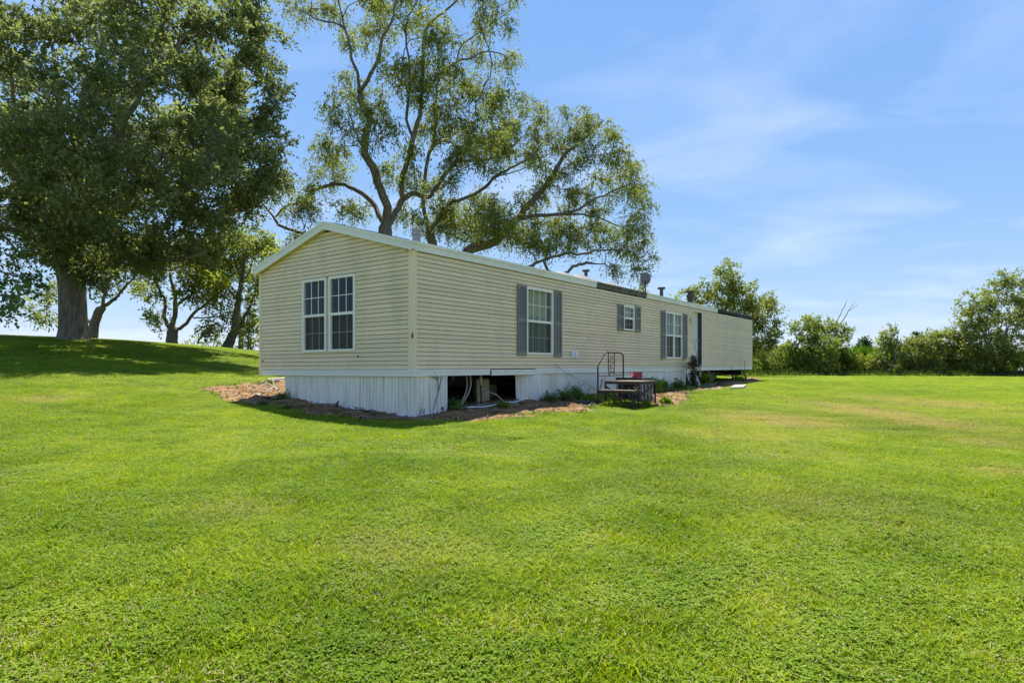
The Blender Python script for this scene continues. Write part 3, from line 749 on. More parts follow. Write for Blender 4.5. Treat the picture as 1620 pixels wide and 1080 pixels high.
window(right, *WIN_R[1], 3, 2, curtain=[(.45, 1.0, 'curtain', .006)])
window(right, *WIN_R[2], 2, 2, units=2, curtain=[(.0, 1.0, 'sheer', .022)])

def shutter(s0, s1, z0, z1):
    m = MB(); fn = right; b = .028; r = .035
    m.box(fn, s0, s0 + r, b, b + .035, z0, z1); m.box(fn, s1 - r, s1, b, b + .035, z0, z1)
    m.box(fn, s0 + r, s1 - r, b, b + .034, z0, z0 + .085)
    zm = z0 + (z1 - z0) * .48; m.box(fn, s0 + r, s1 - r, b, b + .034, zm, zm + .075)
    m.box(fn, s0 + r, s1 - r, b, b + .008, z0 + .085, z1)
    # arched top panel
    N = 8; arc = []
    for i in range(N + 1):
        t = i / N; arc.append((s0 + r + (s1 - s0 - 2 * r) * t, z1 - .095 + .045 * math.sin(math.pi * t)))
    for (xa, za), (xb, zb) in zip(arc[:-1], arc[1:]):
        m.hexa([fn(xa, b + .009, za), fn(xb, b + .009, zb), fn(xb, b + .033, zb), fn(xa, b + .033, za), fn(xa, b + .009, z1), fn(xb, b + .009, z1), fn(xb, b + .033, z1), fn(xa, b + .033, z1)])
    sh = m.build('shutter', M['shutter'], home)
    l = MB()
    for lo, hi in ((z0 + .09, zm - .003), (zm + .08, z1 - .06)):
        z = lo
        while z < hi - .03:
            l.prism([fn(s0 + r, b + .009, z), fn(s0 + r, b + .030, z), fn(s0 + r, b + .011, z + .030)], [fn(s1 - r, b + .009, z), fn(s1 - r, b + .030, z), fn(s1 - r, b + .011, z + .030)])
            z += .036
    tag(l.build('louver', M['shutter'], sh), kind='stuff')
shutter(3.10, 3.44, .30, 1.845); shutter(4.57, 4.905, .285, 1.855)
shutter(7.88, 8.235, 1.048, 1.80); shutter(8.985, 9.345, 1.06, 1.82)
shutter(10.90, 11.235, .29, 1.83); shutter(12.745, 13.14, .31, 1.845)

# door: a white leaf set deep in its opening
mb = MB(); rec = .125
mb.box(right, DOOR[0] - .03, DOOR[0], -rec, .030, DOOR[2], DOOR[3]); mb.build('door_jamb', M['post'], home)
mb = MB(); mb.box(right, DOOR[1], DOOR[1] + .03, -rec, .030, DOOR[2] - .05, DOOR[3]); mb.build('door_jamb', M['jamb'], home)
mb = MB(); mb.box(right, DOOR[0] - .03, DOOR[1] + .03, -rec, .030, DOOR[3], DOOR[3] + .05); mb.build('door_head', M['post'], home)
mb = MB(); mb.box(right, DOOR[1] + .031, DOOR[1] + .075, .0, .034, .02, DOOR[3] + .05); mb.build('door_casing', M['trim'], home)
mb = MB(); mb.box(right, DOOR[0] - .03, DOOR[1], -rec, .022, DOOR[2] - .05, DOOR[2]); mb.build('door_sill', M['jamb'], home)
mb = MB(); mb.box(right, DOOR[0] + .005, DOOR[1] - .005, -rec - .02, -rec + .02, DOOR[2] + .004, DOOR[3] - .004)
for z0_, z1_ in ((.25, .85), (1.0, 1.85)):
    for a_, b_ in ((.10, .34), (.43, .67)): mb.box(right, DOOR[0] + a_, DOOR[0] + b_, -rec + .021, -rec + .03, z0_, z1_)
dr = mb.build('door', M['door'], home)
mb = MB(); mb.lathe(right(DOOR[1] - .08, -rec + .06, 1.0), [(.0, -.03), (.03, -.02), (.034, 0), (.03, .02), (.0, .03)], 10); mb.build('door_knob', M['galv'], dr)
mb = MB(); mb.tube([right(13.86, .036, .95), right(14.0, .05, .6), right(14.2, .06, .25), right(14.38, .05, .10)], .007, 6); mb.build('hanging_cable', M['blackp'], home)
mb = MB(); mb.box(right, 14.40, 14.53, .032, .050, -.34, .12); mb.build('loose_board', M['greywood'], home)
mb = MB()
mb.box(right, 5.36, 5.47, .026, .075, .27, .435); mb.box(right, 5.47, 5.57, .026, .115, .30, .42)
mb.build('outlet_box', M['white'], home)
mb = MB()
for pts in ([right(13.30, .032, 1.62), right(13.42, .034, 1.70), right(13.55, .034, 1.66), right(13.68, .034, 1.72)], [right(13.38, .032, 1.50), right(13.48, .036, 1.62), right(13.52, .034, 1.78)], [right(13.5, .03, 1.55), right(13.62, .035, 1.62), right(13.66, .033, 1.5)]):
    mb.tube(pts, .006, 5)
mb.build('dry_vine', M['ply'], home)
mb = MB(); mb.box(lambda u, v, z: H(u, v, z), -.046, -.032, -.045, -.015, .57, .66); mb.build('cable_clip', M['blackp'], home)
mb = MB(); mb.box(gable, 4.60, 4.63, .02, .04, .19, .22); mb.box(gable, 1.42, 1.45, .024, .036, .25, .29); mb.build('siding_damage', M['blackp'], home)
mb = MB(); mb.box(right, 20.0, 20.015, .03, .04, -.35, .30); mb.box(right, 18.2, 18.22, .03, .045, -.14, -.0); mb.build('tie_strap', M['jamb'], home)

# roof
RT = ZE + .16                                        # top of fascia at the eave
def roof_z(v): return RT + ROOF_RISE * (1 - abs(v - PEAK_V) / (PEAK_V)) + .0
mb = MB(); g0 = -.10; g1 = HL + .06; e = .06
zE = roof_z(-e)
for va, vb in ((-e, PEAK_V), (PEAK_V, HW + .10)):
    mb.hexa([H(g0, va, roof_z(va) - .03), H(g1, va, roof_z(va) - .03), H(g1, vb, roof_z(vb) - .03), H(g0, vb, roof_z(vb) - .03), H(g0, va, roof_z(va)), H(g1, va, roof_z(va)), H(g1, vb, roof_z(vb)), H(g0, vb, roof_z(vb))])
roof = mb.build('roof', M['shingle'], home)
sh = MB()                                            # shingle courses, low relief
for side in (0, 1):
    for r_ in range(16):
        t0, t1 = r_ / 16, (r_ + 1) / 16
        va, vb = (-e + (PEAK_V + e) * t0, -e + (PEAK_V + e) * t1) if side == 0 else (HW + .1 - (PEAK_V + .1) * t0, HW + .1 - (PEAK_V + .1) * t1)
        u = g0 + (r_ % 2) * .15
        while u < g1 - .05:
            ue = min(u + .30, g1); h = .006 + random.random() * .006
            sh.add([H(u, va, roof_z(va) + h + .004), H(ue - .006, va, roof_z(va) + h + .004), H(ue - .006, vb, roof_z(vb) + .003), H(u, vb, roof_z(vb) + .003), H(u, va, roof_z(va) - .002), H(ue - .006, va, roof_z(va) - .002)], [(0, 1, 2, 3), (0, 4, 5, 1)])
            u = ue
tag(sh.build('shingle', M['shingle'], roof), kind='stuff')
# fascia boards along the eave, with two rotten stretches
def fascia(s0, s1, mat, h0=ZE - .005, h1=RT, n=.058, sag=0.0, name='fascia_board'):
    m = MB(); m.hexa([right(s0, .002, h0), right(s1, .002, h0 - sag), right(s1, n, h0 - sag), right(s0, n, h0), right(s0, .002, h1), right(s1, .002, h1), right(s1, n, h1), right(s0, n, h1)])
    m.build(name, mat, home)
def drip(s0, s1, mat):
    m = MB(); m.box(right, s0, s1, .060, .075, RT - .055, RT - .005); m.build('drip_edge', mat, home)
for a, b in ((.0, 3.3), (3.305, 6.63), (9.8, 13.9), (13.905, 16.36)): fascia(a - (.1 if a == 0 else 0), b, M['fascia']); drip(a - (.1 if a == 0 else 0), b, M['fascia'])
x = 6.63
while x < 9.79:
    e_ = min(x + random.uniform(.35, .8), 9.8); fascia(x, e_ - .01, M['rotten'], ZE + random.uniform(0, .03), RT - random.uniform(.01, .05), .05 + random.uniform(-.02, .008), random.uniform(0, .02), 'rotten_fascia'); x = e_
x = 16.36
while x < HL + .05:
    e_ = min(x + random.uniform(.6, 1.3), HL + .06); fascia(x, e_ - .01, M['black_rot'], ZE + .03, RT - .005, .052 + random.uniform(-.01, .012), random.uniform(-.01, .02), 'rotten_fascia'); x = e_
# torn underlayment lifting along the rotten stretch
for a, b, hgt in ((6.2, 7.3, .10), (7.9, 9.0, .07), (5.4, 6.1, .06)):
    m = MB(); N = 6; v = []; f = []
    for i in range(N + 1):
        t = i / N; u = a + (b - a) * t; lift = hgt * math.sin(math.pi * t) * (1 + .3 * math.sin(9 * t))
        v += [H(u, .02, roof_z(.02) + .015), H(u, .45, roof_z(.45) + .015 + lift), H(u, .02, roof_z(.02) + .008), H(u, .45, roof_z(.45) + .008 + lift)]
    for i in range(N): f += [(4 * i, 4 * i + 4, 4 * i + 5, 4 * i + 1), (4 * i + 2, 4 * i + 3, 4 * i + 7, 4 * i + 6), (4 * i + 1, 4 * i + 5, 4 * i + 7, 4 * i + 3)]
    m.add(v, f); m.build('torn_felt', M['vent'], home)
# rake boards on the near gable and a soffit behind them
def rake(va, vb):
    za, zb = roof_z(va), roof_z(vb)
    m = MB(); m.hexa([H(-.122, va, za - .16), H(-.102, va, za - .16), H(-.102, vb, zb - .16), H(-.122, vb, zb - .16), H(-.122, va, za - .004), H(-.102, va, za - .004), H(-.102, vb, zb - .004), H(-.122, vb, zb - .004)])
    m.hexa([H(-.134, va, za - .05), H(-.123, va, za - .05), H(-.123, vb, zb - .05), H(-.134, vb, zb - .05), H(-.134, va, za + .004), H(-.123, va, za + .004), H(-.123, vb, zb + .004), H(-.134, vb, zb + .004)])
    m.build('rake_board', M['fascia'], home)
    m = MB(); m.hexa([H(-.10, va, za - .15), H(-.0, va, za - .15), H(-.0, vb, zb - .15), H(-.10, vb, zb - .15), H(-.10, va, za - .135), H(-.0, va, za - .135), H(-.0, vb, zb - .135), H(-.10, vb, zb - .135)])
    m.build('soffit', M['soffit'], home)
rake(-.058, PEAK_V); rake(HW + .10, PEAK_V + .001)
mb = MB()
mb.hexa([H(-.10, HW + .101, roof_z(HW + .1) - .16), H(HL, HW + .101, roof_z(HW + .1) - .16), H(HL, HW + .115, roof_z(HW + .1) - .16), H(-.10, HW + .115, roof_z(HW + .1) - .16), H(-.10, HW + .101, roof_z(HW + .1)), H(HL, HW + .101, roof_z(HW + .1)), H(HL, HW + .115, roof_z(HW + .1)), H(-.10, HW + .115, roof_z(HW + .1))])
mb.build('fascia_board', M['fascia'], home)
mb = MB(); mb.box(lambda u, v, z: H(u, v, z), .0, HL, HW + .001, HW + .10, ZE - .01, ZE + .004); mb.build('soffit', M['soffit'], home)
# gable ends close the attic
mb = MB(); mb.add([H(HL, 0, ZE), H(HL, HW, ZE), H(HL, PEAK_V, ZE + ROOF_RISE + .1), H(HL - .04, 0, ZE), H(HL - .04, HW, ZE), H(HL - .04, PEAK_V, ZE + ROOF_RISE + .1)], [(0, 1, 2), (3, 5, 4), (0, 3, 4, 1), (1, 4, 5, 2), (2, 5, 3, 0)]); mb.build('gable_end', M['siding'], home)
# pipes through the roof
def ru(px, v):                                       # along-wall position of a roof point seen at column px
    r = (px - CX) / F
    return (r * (C0[1] + v * V[1]) - C0[0] - v * V[0]) / (U[0] - r * U[1])
def roof_pt(px, v): return H(ru(px, v), v, roof_z(v))
p = roof_pt(659, 1.1); zt = 2.865 + CAM_Z + .01 - p[2]
mb = MB(); mb.lathe(p, [(.10, -.08), (.085, .0), (.085, zt * .45), (.105, zt * .47), (.105, zt * .70), (.09, zt * .72), (.09, zt * .78), (.10, zt * .80), (.10, zt * .98), (.0, zt)], 16); mb.build('flue_pipe', M['galv'], home, smooth=False)
for px, v, h, rr, mm in ((927, .9, .30, .075, 'vent'), (1046.5, .9, .34, .10, 'vent')):
    p = roof_pt(px, v); mb = MB(); mb.lathe(p, [(rr * .7, -.1), (rr * .62, h * .62), (rr * .62, h * .72), (rr * 1.35, h * .75), (rr * 1.4, h * .92), (rr * .9, h), (0, h + .01)], 14); mb.build('vent_pipe', M[mm], home)
p = roof_pt(1092, .9); mb = MB(); mb.lathe(p, [(.12, -.1), (.11, .16), (.11, .20), (.16, .22), (.15, .30), (.10, .33), (.10, .38), (.165, .40), (.15, .47), (0, .49)], 14); mb.build('vent_pipe', M['rustvent'], home)

# chassis
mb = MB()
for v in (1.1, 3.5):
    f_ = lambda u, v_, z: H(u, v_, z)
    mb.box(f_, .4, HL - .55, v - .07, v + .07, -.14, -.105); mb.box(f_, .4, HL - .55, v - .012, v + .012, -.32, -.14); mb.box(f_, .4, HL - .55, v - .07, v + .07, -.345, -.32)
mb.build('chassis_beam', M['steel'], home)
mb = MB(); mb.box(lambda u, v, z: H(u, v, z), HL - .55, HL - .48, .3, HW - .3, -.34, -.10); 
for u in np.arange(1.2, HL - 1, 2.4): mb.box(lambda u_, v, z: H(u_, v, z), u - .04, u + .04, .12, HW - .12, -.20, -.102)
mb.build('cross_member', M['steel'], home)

# ------------------------------------------------------------------ satellite dish on the roof
p = roof_pt(1021, 1.9); top_z = CAM_Z + (HY - 441) / F * p[1]
dsh = empty('satellite_dish', p, 'dark grey satellite dish standing on the roof ridge', 'satellite dish')
mb = MB(); mb.tube([p + (0, 0, -.03), p + (0, 0, top_z - p[2] - .12), (p[0] + .02, p[1] + .12, top_z - .05)], .022, 8); mb.build('mast', M['steel'], dsh)
c = np.array([p[0], p[1], top_z]); nrm = np.array([.25, .93, .28]); nrm /= np.linalg.norm(nrm)      # faces away from the viewer
sx = np.cross(nrm, (0, 0, 1)); sx /= np.linalg.norm(sx); sy = np.cross(sx, nrm)
v = []; f = []; N = 20; rings = 5; Rd = .215
for off in (0, -.008):
    for i in range(rings + 1):
        for j in range(N):
            r_ = i / rings; t = 2 * math.pi * j / N
            v.append(c + sx * Rd * .92 * r_ * math.cos(t) + sy * Rd * 1.1 * r_ * math.sin(t) + nrm * (.07 * r_ * r_ + off))
B = (rings + 1) * N
for b in (0, B):
    for i in range(rings):
        for j in range(N): f.append((b + i * N + j, b + i * N + (j + 1) % N, b + (i + 1) * N + (j + 1) % N, b + (i + 1) * N + j))
f += [(rings * N + j, rings * N + (j + 1) % N, B + rings * N + (j + 1) % N, B + rings * N + j) for j in range(N)]
mb = MB(); mb.add(v, f); mb.build('reflector', M['dish'], dsh, smooth=True)
mb = MB(); mb.tube([c - sy * .2, c - sy * .12 + nrm * .3], .012, 6); mb.box(lambda a, b, d: c - sy * .12 + nrm * .3 + sx * a + sy * b + nrm * d, -.03, .03, -.03, .03, -.04, .05); mb.build('feed_arm', M['steel'], dsh)

# ------------------------------------------------------------------ piers and things under the floor
def pier(u, v, label, rows=None):
    b = HG(u, v); topz = H(u, v, -.345)[2]; h = topz - b[2]
    t = empty('block_pier', b, label, 'pier', 'block piers under the floor')
    n = max(2, int(h / .2)); hh = (h - .02) / n
    for i in range(n):
        m = MB(); a = .20 if i % 2 == 0 else .195
        fn = lambda x, y, z: b + np.array([*(U * x + V * y), z])
        m.box(fn, -.2, .2, -a, a, i * hh - (.04 if i == 0 else 0), (i + 1) * hh - .004); m.build('block', M['block'], t)
    m = MB(); m.box(lambda x, y, z: b + np.array([*(U * x + V * y), z]), -.15, .15, -.19, .19, h - .022, h - .001); m.build('shim', M['greywood'], t)
far = [(14.9, 1.1), (16.6, 1.1), (19.0, 1.1), (16.6, 3.5), (19.0, 3.5)]
names = ['grey block pier behind the loose skirting, just right of the door', 'grey block pier in the open gap, second to the right of the door', 'tall grey block pier nearest the far end of the home',
         'shaded block pier in the back row right of the door', 'shaded block pier in the back row near the far end']
for (u, v), l in zip(far, names): pier(u, v, l)
pier(5.2, 1.1, 'dim block pier seen through the opening in the front skirting'); pier(3.4, 1.1, 'block pier deep in the dark behind the skirting opening')

def single(mb, name, mat, label, cat, group=None, smooth=False):
    v = np.array(mb.v); c = v.mean(0); c[2] = v[:, 2].min()
    return tag(mb.build(name, mat, None, c, smooth), label, cat, group)
P_ = lambda u, n, dz: HG(u, -n, dz)                    # on the ground beside/under the front wall (n outwards)
b = MB(); q0, q1 = HG(2.38, .52), HG(2.80, .52)
b.hexa([q0 + (0, 0, .01), q1 + (0, 0, .01), q1 + (.03, -.03, .01), q0 + (.03, -.03, .01), q0 + (-.02, .05, .52), q1 + (-.02, .05, .52), q1 + (.01, .02, .52), q0 + (.01, .02, .52)])
single(b, 'plywood_sheet', M['ply'], 'yellowish plywood sheet standing behind the skirting opening', 'board')
for k_, (u0, u1) in enumerate(((1.70, 1.56), (1.82, 1.60))):
    b = MB(); pts = []
    for t in np.linspace(0, 1, 10):
        g = HG(u0 + (u1 - u0) * t ** 2 + .10 * math.sin(t * math.pi), .22 + .1 * t); topz = H(u0, .22, -.1)[2]; g[2] = topz + (g[2] + .02 - topz) * t; pts.append(g)
    b.tube(pts, .017, 8); single(b, 'water_pipe', M['pvc'], ['left one of two pale bowed pipes hanging in the skirting opening', 'right one of two pale bowed pipes hanging in the skirting opening'][k_], 'pipe', 'pipes in the skirting opening', True)
dp = empty('drain_pipe', HG(2.12, .18), 'white drain pipe with a black lower half in the skirting opening', 'pipe')
tz = H(2.12, .18, -.1)[2]; g = HG(2.12, .18)
b = MB(); b.tube([(g[0], g[1], tz), (g[0], g[1], tz - .22)], .033, 10); b.build('upper_pipe', M['pvc'], dp, smooth=True)
b = MB(); b.tube([(g[0], g[1], tz - .22), (g[0] + .02, g[1] - .02, g[2] - .01)], .016, 8); b.build('lower_pipe', M['blackp'], dp, smooth=True)
b = MB(); b.tube([np.array((g[0] + .01, g[1], tz - .28)), HG(2.35, .2, .30), HG(2.6, .15, .22), HG(2.82, .10, .05), HG(3.0, .05, .02)], .011, 6); single(b, 'grey_hose', M['pvc'], 'thin grey hose drooping right from the drain pipe', 'hose', None, True)
b = MB(); q = [HG(1.95, .12, .03), HG(3.1, .25, .03), HG(3.08, .33, .03), HG(1.93, .20, .03)]; b.hexa(q + [p + (0, 0, .03) for p in q]); single(b, 'plank', M['greywood'], 'grey plank lying flat inside the skirting opening', 'plank')
for (ua, na, ub, nb, l) in ((1.0, .10, 2.15, .22, 'left piece of fallen white skirting rail below the opening'), (2.2, .2, 3.25, .06, 'right piece of fallen white skirting rail below the opening')):
    b = MB(); ss = np.linspace(0, 1, 6); q = [P_(ua + (ub - ua) * t, na + (nb - na) * t, .075 + .015 * math.sin(7 * t)) for t in ss]
    for p0, p1 in zip(q[:-1], q[1:]):
        o_ = np.array([-V[0] * .05, -V[1] * .05, .0]); b.hexa([p0, p1, p1 + o_, p0 + o_, p0 + (0, 0, .02), p1 + (0, 0, .02), p1 + o_ + (0, 0, .02), p0 + o_ + (0, 0, .02)])
    single(b, 'fallen_rail', M['white'], l, 'rail', 'fallen skirting rails')

# vines up the skirting near the corner
for k_, (l, strands) in enumerate((('dead forked vine climbing the white skirting left of the opening', [[(.50, .05), (.58, .25), (.64, .38), (.62, .62), (.50, .78)], [(.62, .60), (.55, .66), (.38, .70)], [(.66, .40), (.70, .58), (.78, .72)], [(.64, .62), (.70, .80)]]),
                                   ('short dry stalks at the foot of the corner skirting', [[(.18, .0), (.16, .10)], [(.24, .02), (.20, .14)], [(.27, .0), (.28, .12)]]))):
    b = MB()
    for st in strands: b.tube([right(s_, .012 + .004 * i, gR(s_) + h_ + .04) for i, (s_, h_) in enumerate(st)], .006, 5)
    single(b, 'dead_vine', M['jamb'], l, 'vine')
b = MB()
for a_, h_ in ((4.85, .30), (5.02, .42), (5.1, .40), (4.7, .2)): b.tube([P_(a_, .12, 0), P_(a_ + .04, .10, h_ * .6), P_(a_ + .10, .12, h_)], .006, 5)
single(b, 'dry_stalks', M['jamb'], 'cluster of dark dry stalks against the skirting below the large shuttered window', 'plant')

# debris left of the near gable
def stick(pts, r, mat, name, label, cat, group=None):
    b = MB(); b.tube(pts, r, 7); return single(b, name, mat, label, cat, group, True)
def gp(px, py, dz=0.0):
    q = on_ground(px, py); return np.array([q[0], q[1], gz(*q) + dz])
stick([gp(401, 630.5, .035), gp(416, 624.5, .06), gp(432, 619, .09)], .012, M['galv'], 'white_pipe', 'straight white pipe lying on the orange soil left of the gable', 'pipe')
b = MB(); q = [gp(413, 631, .02), gp(447, 632, .03), gp(447, 630.6, .03), gp(413, 629.8, .02)]; b.hexa(q + [p + (0, 0, .03) for p in q]); single(b, 'white_strip', M['pvc'], 'white trim strip lying at the edge of the gable shadow', 'strip')
b = MB(); q = [gp(424, 608, .10), gp(450, 609, .14), gp(450, 607, .14), gp(424, 606.2, .10)]; b.hexa(q + [p + (0, 0, .04) for p in q]); single(b, 'grey_plank', M['greywood'], 'grey plank at the back of the debris beside the gable', 'plank', 'planks beside the gable')
stick([gp(409, 611, .05), gp(418, 609, .12), gp(436, 610, .14), gp(450, 611.5, .16)], .014, M['galv'], 'metal_tube', 'dull metal tube curving over the debris beside the gable', 'tube')
stick([gp(409, 612, .08), gp(420, 613, .13), gp(431, 617, .1), gp(441, 622, .04)], .014, M['greywood'], 'bent_branch', 'grey bent branch crossing the debris beside the gable', 'branch')
stick([gp(431, 611.5, .22), gp(432.5, 614.5, .16), gp(436, 618, .09), gp(441, 623, .02)], .010, M['galv'], 'bent_tube', 'pale bent tube hooked over the debris beside the gable', 'tube')
stick([gp(409, 619.5, .03), gp(413, 616.5, .07), gp(416, 613.5, .09)], .010, M['greywood'], 'short_stick', 'short pale stick propped on the orange soil', 'stick')
b = MB(); q = [gp(441, 620, .0), gp(451, 621, .0), gp(453, 612.5, .20), gp(435, 612, .10)]; b.add(q + [p + (0, .02, -.03) for p in q], [(0, 1, 2, 3), (7, 6, 5, 4), (0, 4, 5, 1), (1, 5, 6, 2), (2, 6, 7, 3), (3, 7, 4, 0)]); single(b, 'rusty_sheet', M['soil'], 'rust coloured metal sheet leaning at the gable corner', 'sheet')
b = MB(); b.tube([gable(2.5, .12, gG(2.5) + .03), gable(2.2, .16, gG(2.2) + .05), gable(1.85, .22, gG(1.85) + .08), gable(1.72, .25, gG(1.7) + .20)], [.035, .05, .04, .008], 8)
single(b, 'stump', M['rotten'], 'grey driftwood like stump with a spike against the gable skirting', 'stump', None, True)

# right end: slab, rails and scrap below the raised floor
b = MB(); q = [gp(1155, 617.5, .03), gp(1176, 616.5, .03), gp(1181, 612.5, .03), gp(1163, 612.5, .03)]; b.hexa(q + [p + (0, 0, .07) for p in q]); single(b, 'white_slab', M['pvc'], 'flat white slab on the grass below the far end of the home', 'slab')
stick([gp(1098, 620, .03), gp(1120, 618.5, .05), gp(1142, 616, .03)], .03, M['greywood'], 'old_rail', 'long grey rail lying along the grass edge by the far piers', 'rail')
stick([H(16.1, .3, -.12), H(16.5, .28, -.22), H(16.3, .2, -.42), HG(15.7, .1, .02)], .03, M['galv'], 'flexible_duct', 'limp grey duct hanging below the floor right of the door', 'duct')
stick([H(19.0, .2, -.24), HG(18.8, .1, .22), HG(18.5, .0, .0)], .04, M['rust'], 'stabilizer_leg', 'dark leaning steel leg under the far end of the home', 'leg')
stick([HG(19.2, -.3, 0.0), HG(19.25, -.3, .22), HG(19.1, -.3, .30)], .035, M['steel'], 'standpipe', 'short black standpipe in the soil below the far end', 'pipe')
for i, (px, py, rx, l) in enumerate(((1120, 613, 10, 'crumpled grey roofing scrap nearest the loose skirting'), (1140, 611, 8, 'crumpled dark scrap below the middle far pier'), (1160, 608, 9, 'flattened grey scrap beside the far standpipe'), (1185, 604, 10, 'dark heap of rotten boards past the far end of the home'))):
    g = gp(px, py); r_ = rx / F * g[1]; b = MB(); rr = np.random.default_rng(i + 60); N = 9; v = []; f = []
    for a in range(N):
        for c_ in range(5):
            x = (a / (N - 1) - .5) * 2 * r_; y = (c_ / 4 - .5) * .7; hh = max(0, .10 + .09 * rr.random() * (1 if a % 2 else .3)) * (1 - (2 * a / (N - 1) - 1) ** 2 * .8)
            v.append(g + (x, y, hh if 0 < c_ < 4 else -.02))
    for a in range(N - 1):
        for c_ in range(4): f.append((a * 5 + c_, a * 5 + c_ + 1, a * 5 + 6 + c_, a * 5 + 5 + c_))
    b.add(v, f); single(b, 'scrap_heap', M['rotten' if i % 2 == 0 else 'jamb'], l, 'scrap', 'scrap below the far end')

# ------------------------------------------------------------------ steps, air conditioner, red box
SU, SV = 4.78, -1.10
def st(a, b, z): return H(SU + a, SV - b, 0) * np.array([1, 1, 0]) + np.array([0, 0, STZ + z])   # a along the wall, b away from it
STZ = gz(*H(SU + .6, SV - .5, 0)[:2]); 
stp = empty('metal_steps', np.array([*H(SU + .6, SV - .45, 0)[:2], STZ]), 'rusty iron two-tread steps with a hooped handrail beside the home', 'steps')
def bars(name, segs, r=.018, mat='rust', n=6):
    m = MB()
    for sg in segs: m.tube([st(*p) for p in sg], r, n)
    return m.build(name, M[mat], stp)
T1, T2 = .37, .57
m = MB(); m.box(st, .0, .30, .0, .86, T1, T1 + .025); m.build('tread', M['treadwood'], stp)
m = MB(); m.box(st, .32, 1.28, .0, .86, T2, T2 + .025); m.build('tread', M['treadwood'], stp)
def anglebar(a0, a1, b0, b1, z): m = MB(); m.box(st, a0, a1, b0, b1, z - .035, z - .001); return m
fr = MB()
for a0, a1, b0, b1, z in ((.0, .30, .83, .865, T1), (.0, .30, -.005, .03, T1), (-.004, .02, .03, .83, T1), (.28, .305, .03, .83, T1), (.32, 1.28, .83, .865, T2), (.32, 1.28, -.005, .03, T2), (.315, .345, .03, .83, T2), (1.255, 1.285, .03, .83, T2)):
    fr.box(st, a0, a1, b0, b1, z - .05, z - .001)
fr.build('tread_frame', M['rust'], stp)
for a, b, h in ((.02, .84, T1), (.33, .84, T2), (1.26, .84, T2), (.33, .02, T2), (1.26, .02, T2)):
    m = MB(); m.box(st, a - .016, a + .016, b - .016, b + .016, -.05, h - .002); m.build('leg', M['rust'], stp)
for sg in ([(.02, .84, .12), (1.24, .85, T2 - .05)], [(.33, .86, T2 - .03), (.03, .86, .05)], [(.0, .10, T1 - .03), (.03, .82, .03)], [(.33, .05, .45), (1.2, .03, .08)], [(1.26, .06, .50), (1.26, .80, .20)]):
    bars('brace', [sg], .020)
rail_b = .0
arc = [(-.01, rail_b, .02), (-.01, rail_b, .92), (.06, rail_b, 1.0), (.32, rail_b, 1.22), (.42, rail_b, 1.255), (1.12, rail_b, 1.26), (1.24, rail_b, 1.23), (1.285, rail_b, 1.14), (1.285, rail_b, .05)]
bars('handrail', [arc], .018, 'rust', 8)
bars('lower_rail', [[(-.01, rail_b, .70), (1.285, rail_b, .72)]], .011)
bars('scroll_post', [[(.50, rail_b, 1.25), (.50, rail_b, .78), (.54, rail_b, .73), (.60, rail_b, .72)]], .012); bars('scroll_post', [[(.80, rail_b, 1.25), (.80, rail_b, .74)]], .012)
sc = []
for k_, zc in enumerate((1.10, .95, .82)):
    pts = []
    for t in np.linspace(0, 1, 16):
        a = t * 4.6; r_ = .075 * (1 - .55 * t); pts.append((.65 + r_ * math.cos(a + k_), rail_b, zc + r_ * math.sin(a + k_)))
    sc.append(pts)
sc.append([(.54, rail_b, 1.05), (.76, rail_b, 1.05), (.56, rail_b, .88), (.77, rail_b, .88)])
sc.append([(.55, rail_b, .77), (.60, rail_b, .82), (.66, rail_b, .76), (.72, rail_b, .82), (.78, rail_b, .76)])
bars('scrollwork', sc, .009, 'rust', 5)

AU, AN, AWu, AWn, AH = 6.30, -1.49, .64, .70, .57
AZ = gz(*H(AU + .3, AN + .35, 0)[:2]) + .0
def acf(a, b, z): return H(AU + a, AN + b, 0) * np.array([1, 1, 0]) + np.array([0, 0, AZ + z])
ac = empty('air_conditioner', acf(AWu / 2, AWn / 2, 0), 'grey air conditioner unit standing behind the iron steps', 'air conditioner')
m = MB(); m.box(acf, .015, AWu - .015, .015, AWn - .015, .05, AH - .05); m.build('coil', M['acdark'], ac)
m = MB(); m.box(acf, -.01, AWu + .01, -.01, AWn + .01, -.03, .05); m.build('base_pan', M['acgrey'], ac)
m = MB(); m.box(acf, -.012, AWu + .012, -.012, AWn + .012, AH - .055, AH); m.build('lid', M['blackp'], ac)
for a, b in ((0, 0), (AWu - .05, 0), (0, AWn - .05), (AWu - .05, AWn - .05)):
    m = MB(); m.box(acf, a, a + .05, b, b + .05, .05, AH - .055); m.build('corner_post', M['aclight'], ac)
for i in range(1, 4):
    m = MB(); b = AWn * i / 4; m.box(acf, -.002, .02, b - .012, b + .012, .05, AH - .055); m.build('guard_bar', M['aclight'], ac)
for i in range(1, 3):
    m = MB(); a = AWu * i / 3; m.box(acf, a - .05, a + .05, -.002, .02, .05, AH - .055); m.build('guard_bar', M['acgrey'], ac)
g_ = MB()
for z in np.arange(.08, AH - .06, .035):
    g_.box(acf, .004, .010, .05, AWn - .05, z, z + .006); g_.box(acf, .05, AWu - .05, .004, .010, z, z + .006)
tag(g_.build('grille_wire', M['acgrey'], ac), kind='stuff')
bx = acf(.30, .30, AH)
rb = empty('red_box', bx, 'small red box with a pale printed label on the air conditioner', 'box')
rf = lambda a, b, z: bx + np.array([*(U * (a * .86 + b * .5) + V * (-a * .5 + b * .86)), z])
m = MB(); m.box(rf, -.12, .12, -.09, .09, .0, .15); m.build('carton', M['red'], rb)
m = MB(); m.box(rf, -.1225, -.1205, -.055, .045, .03, .125); m.build('label', M['pink'], rb)
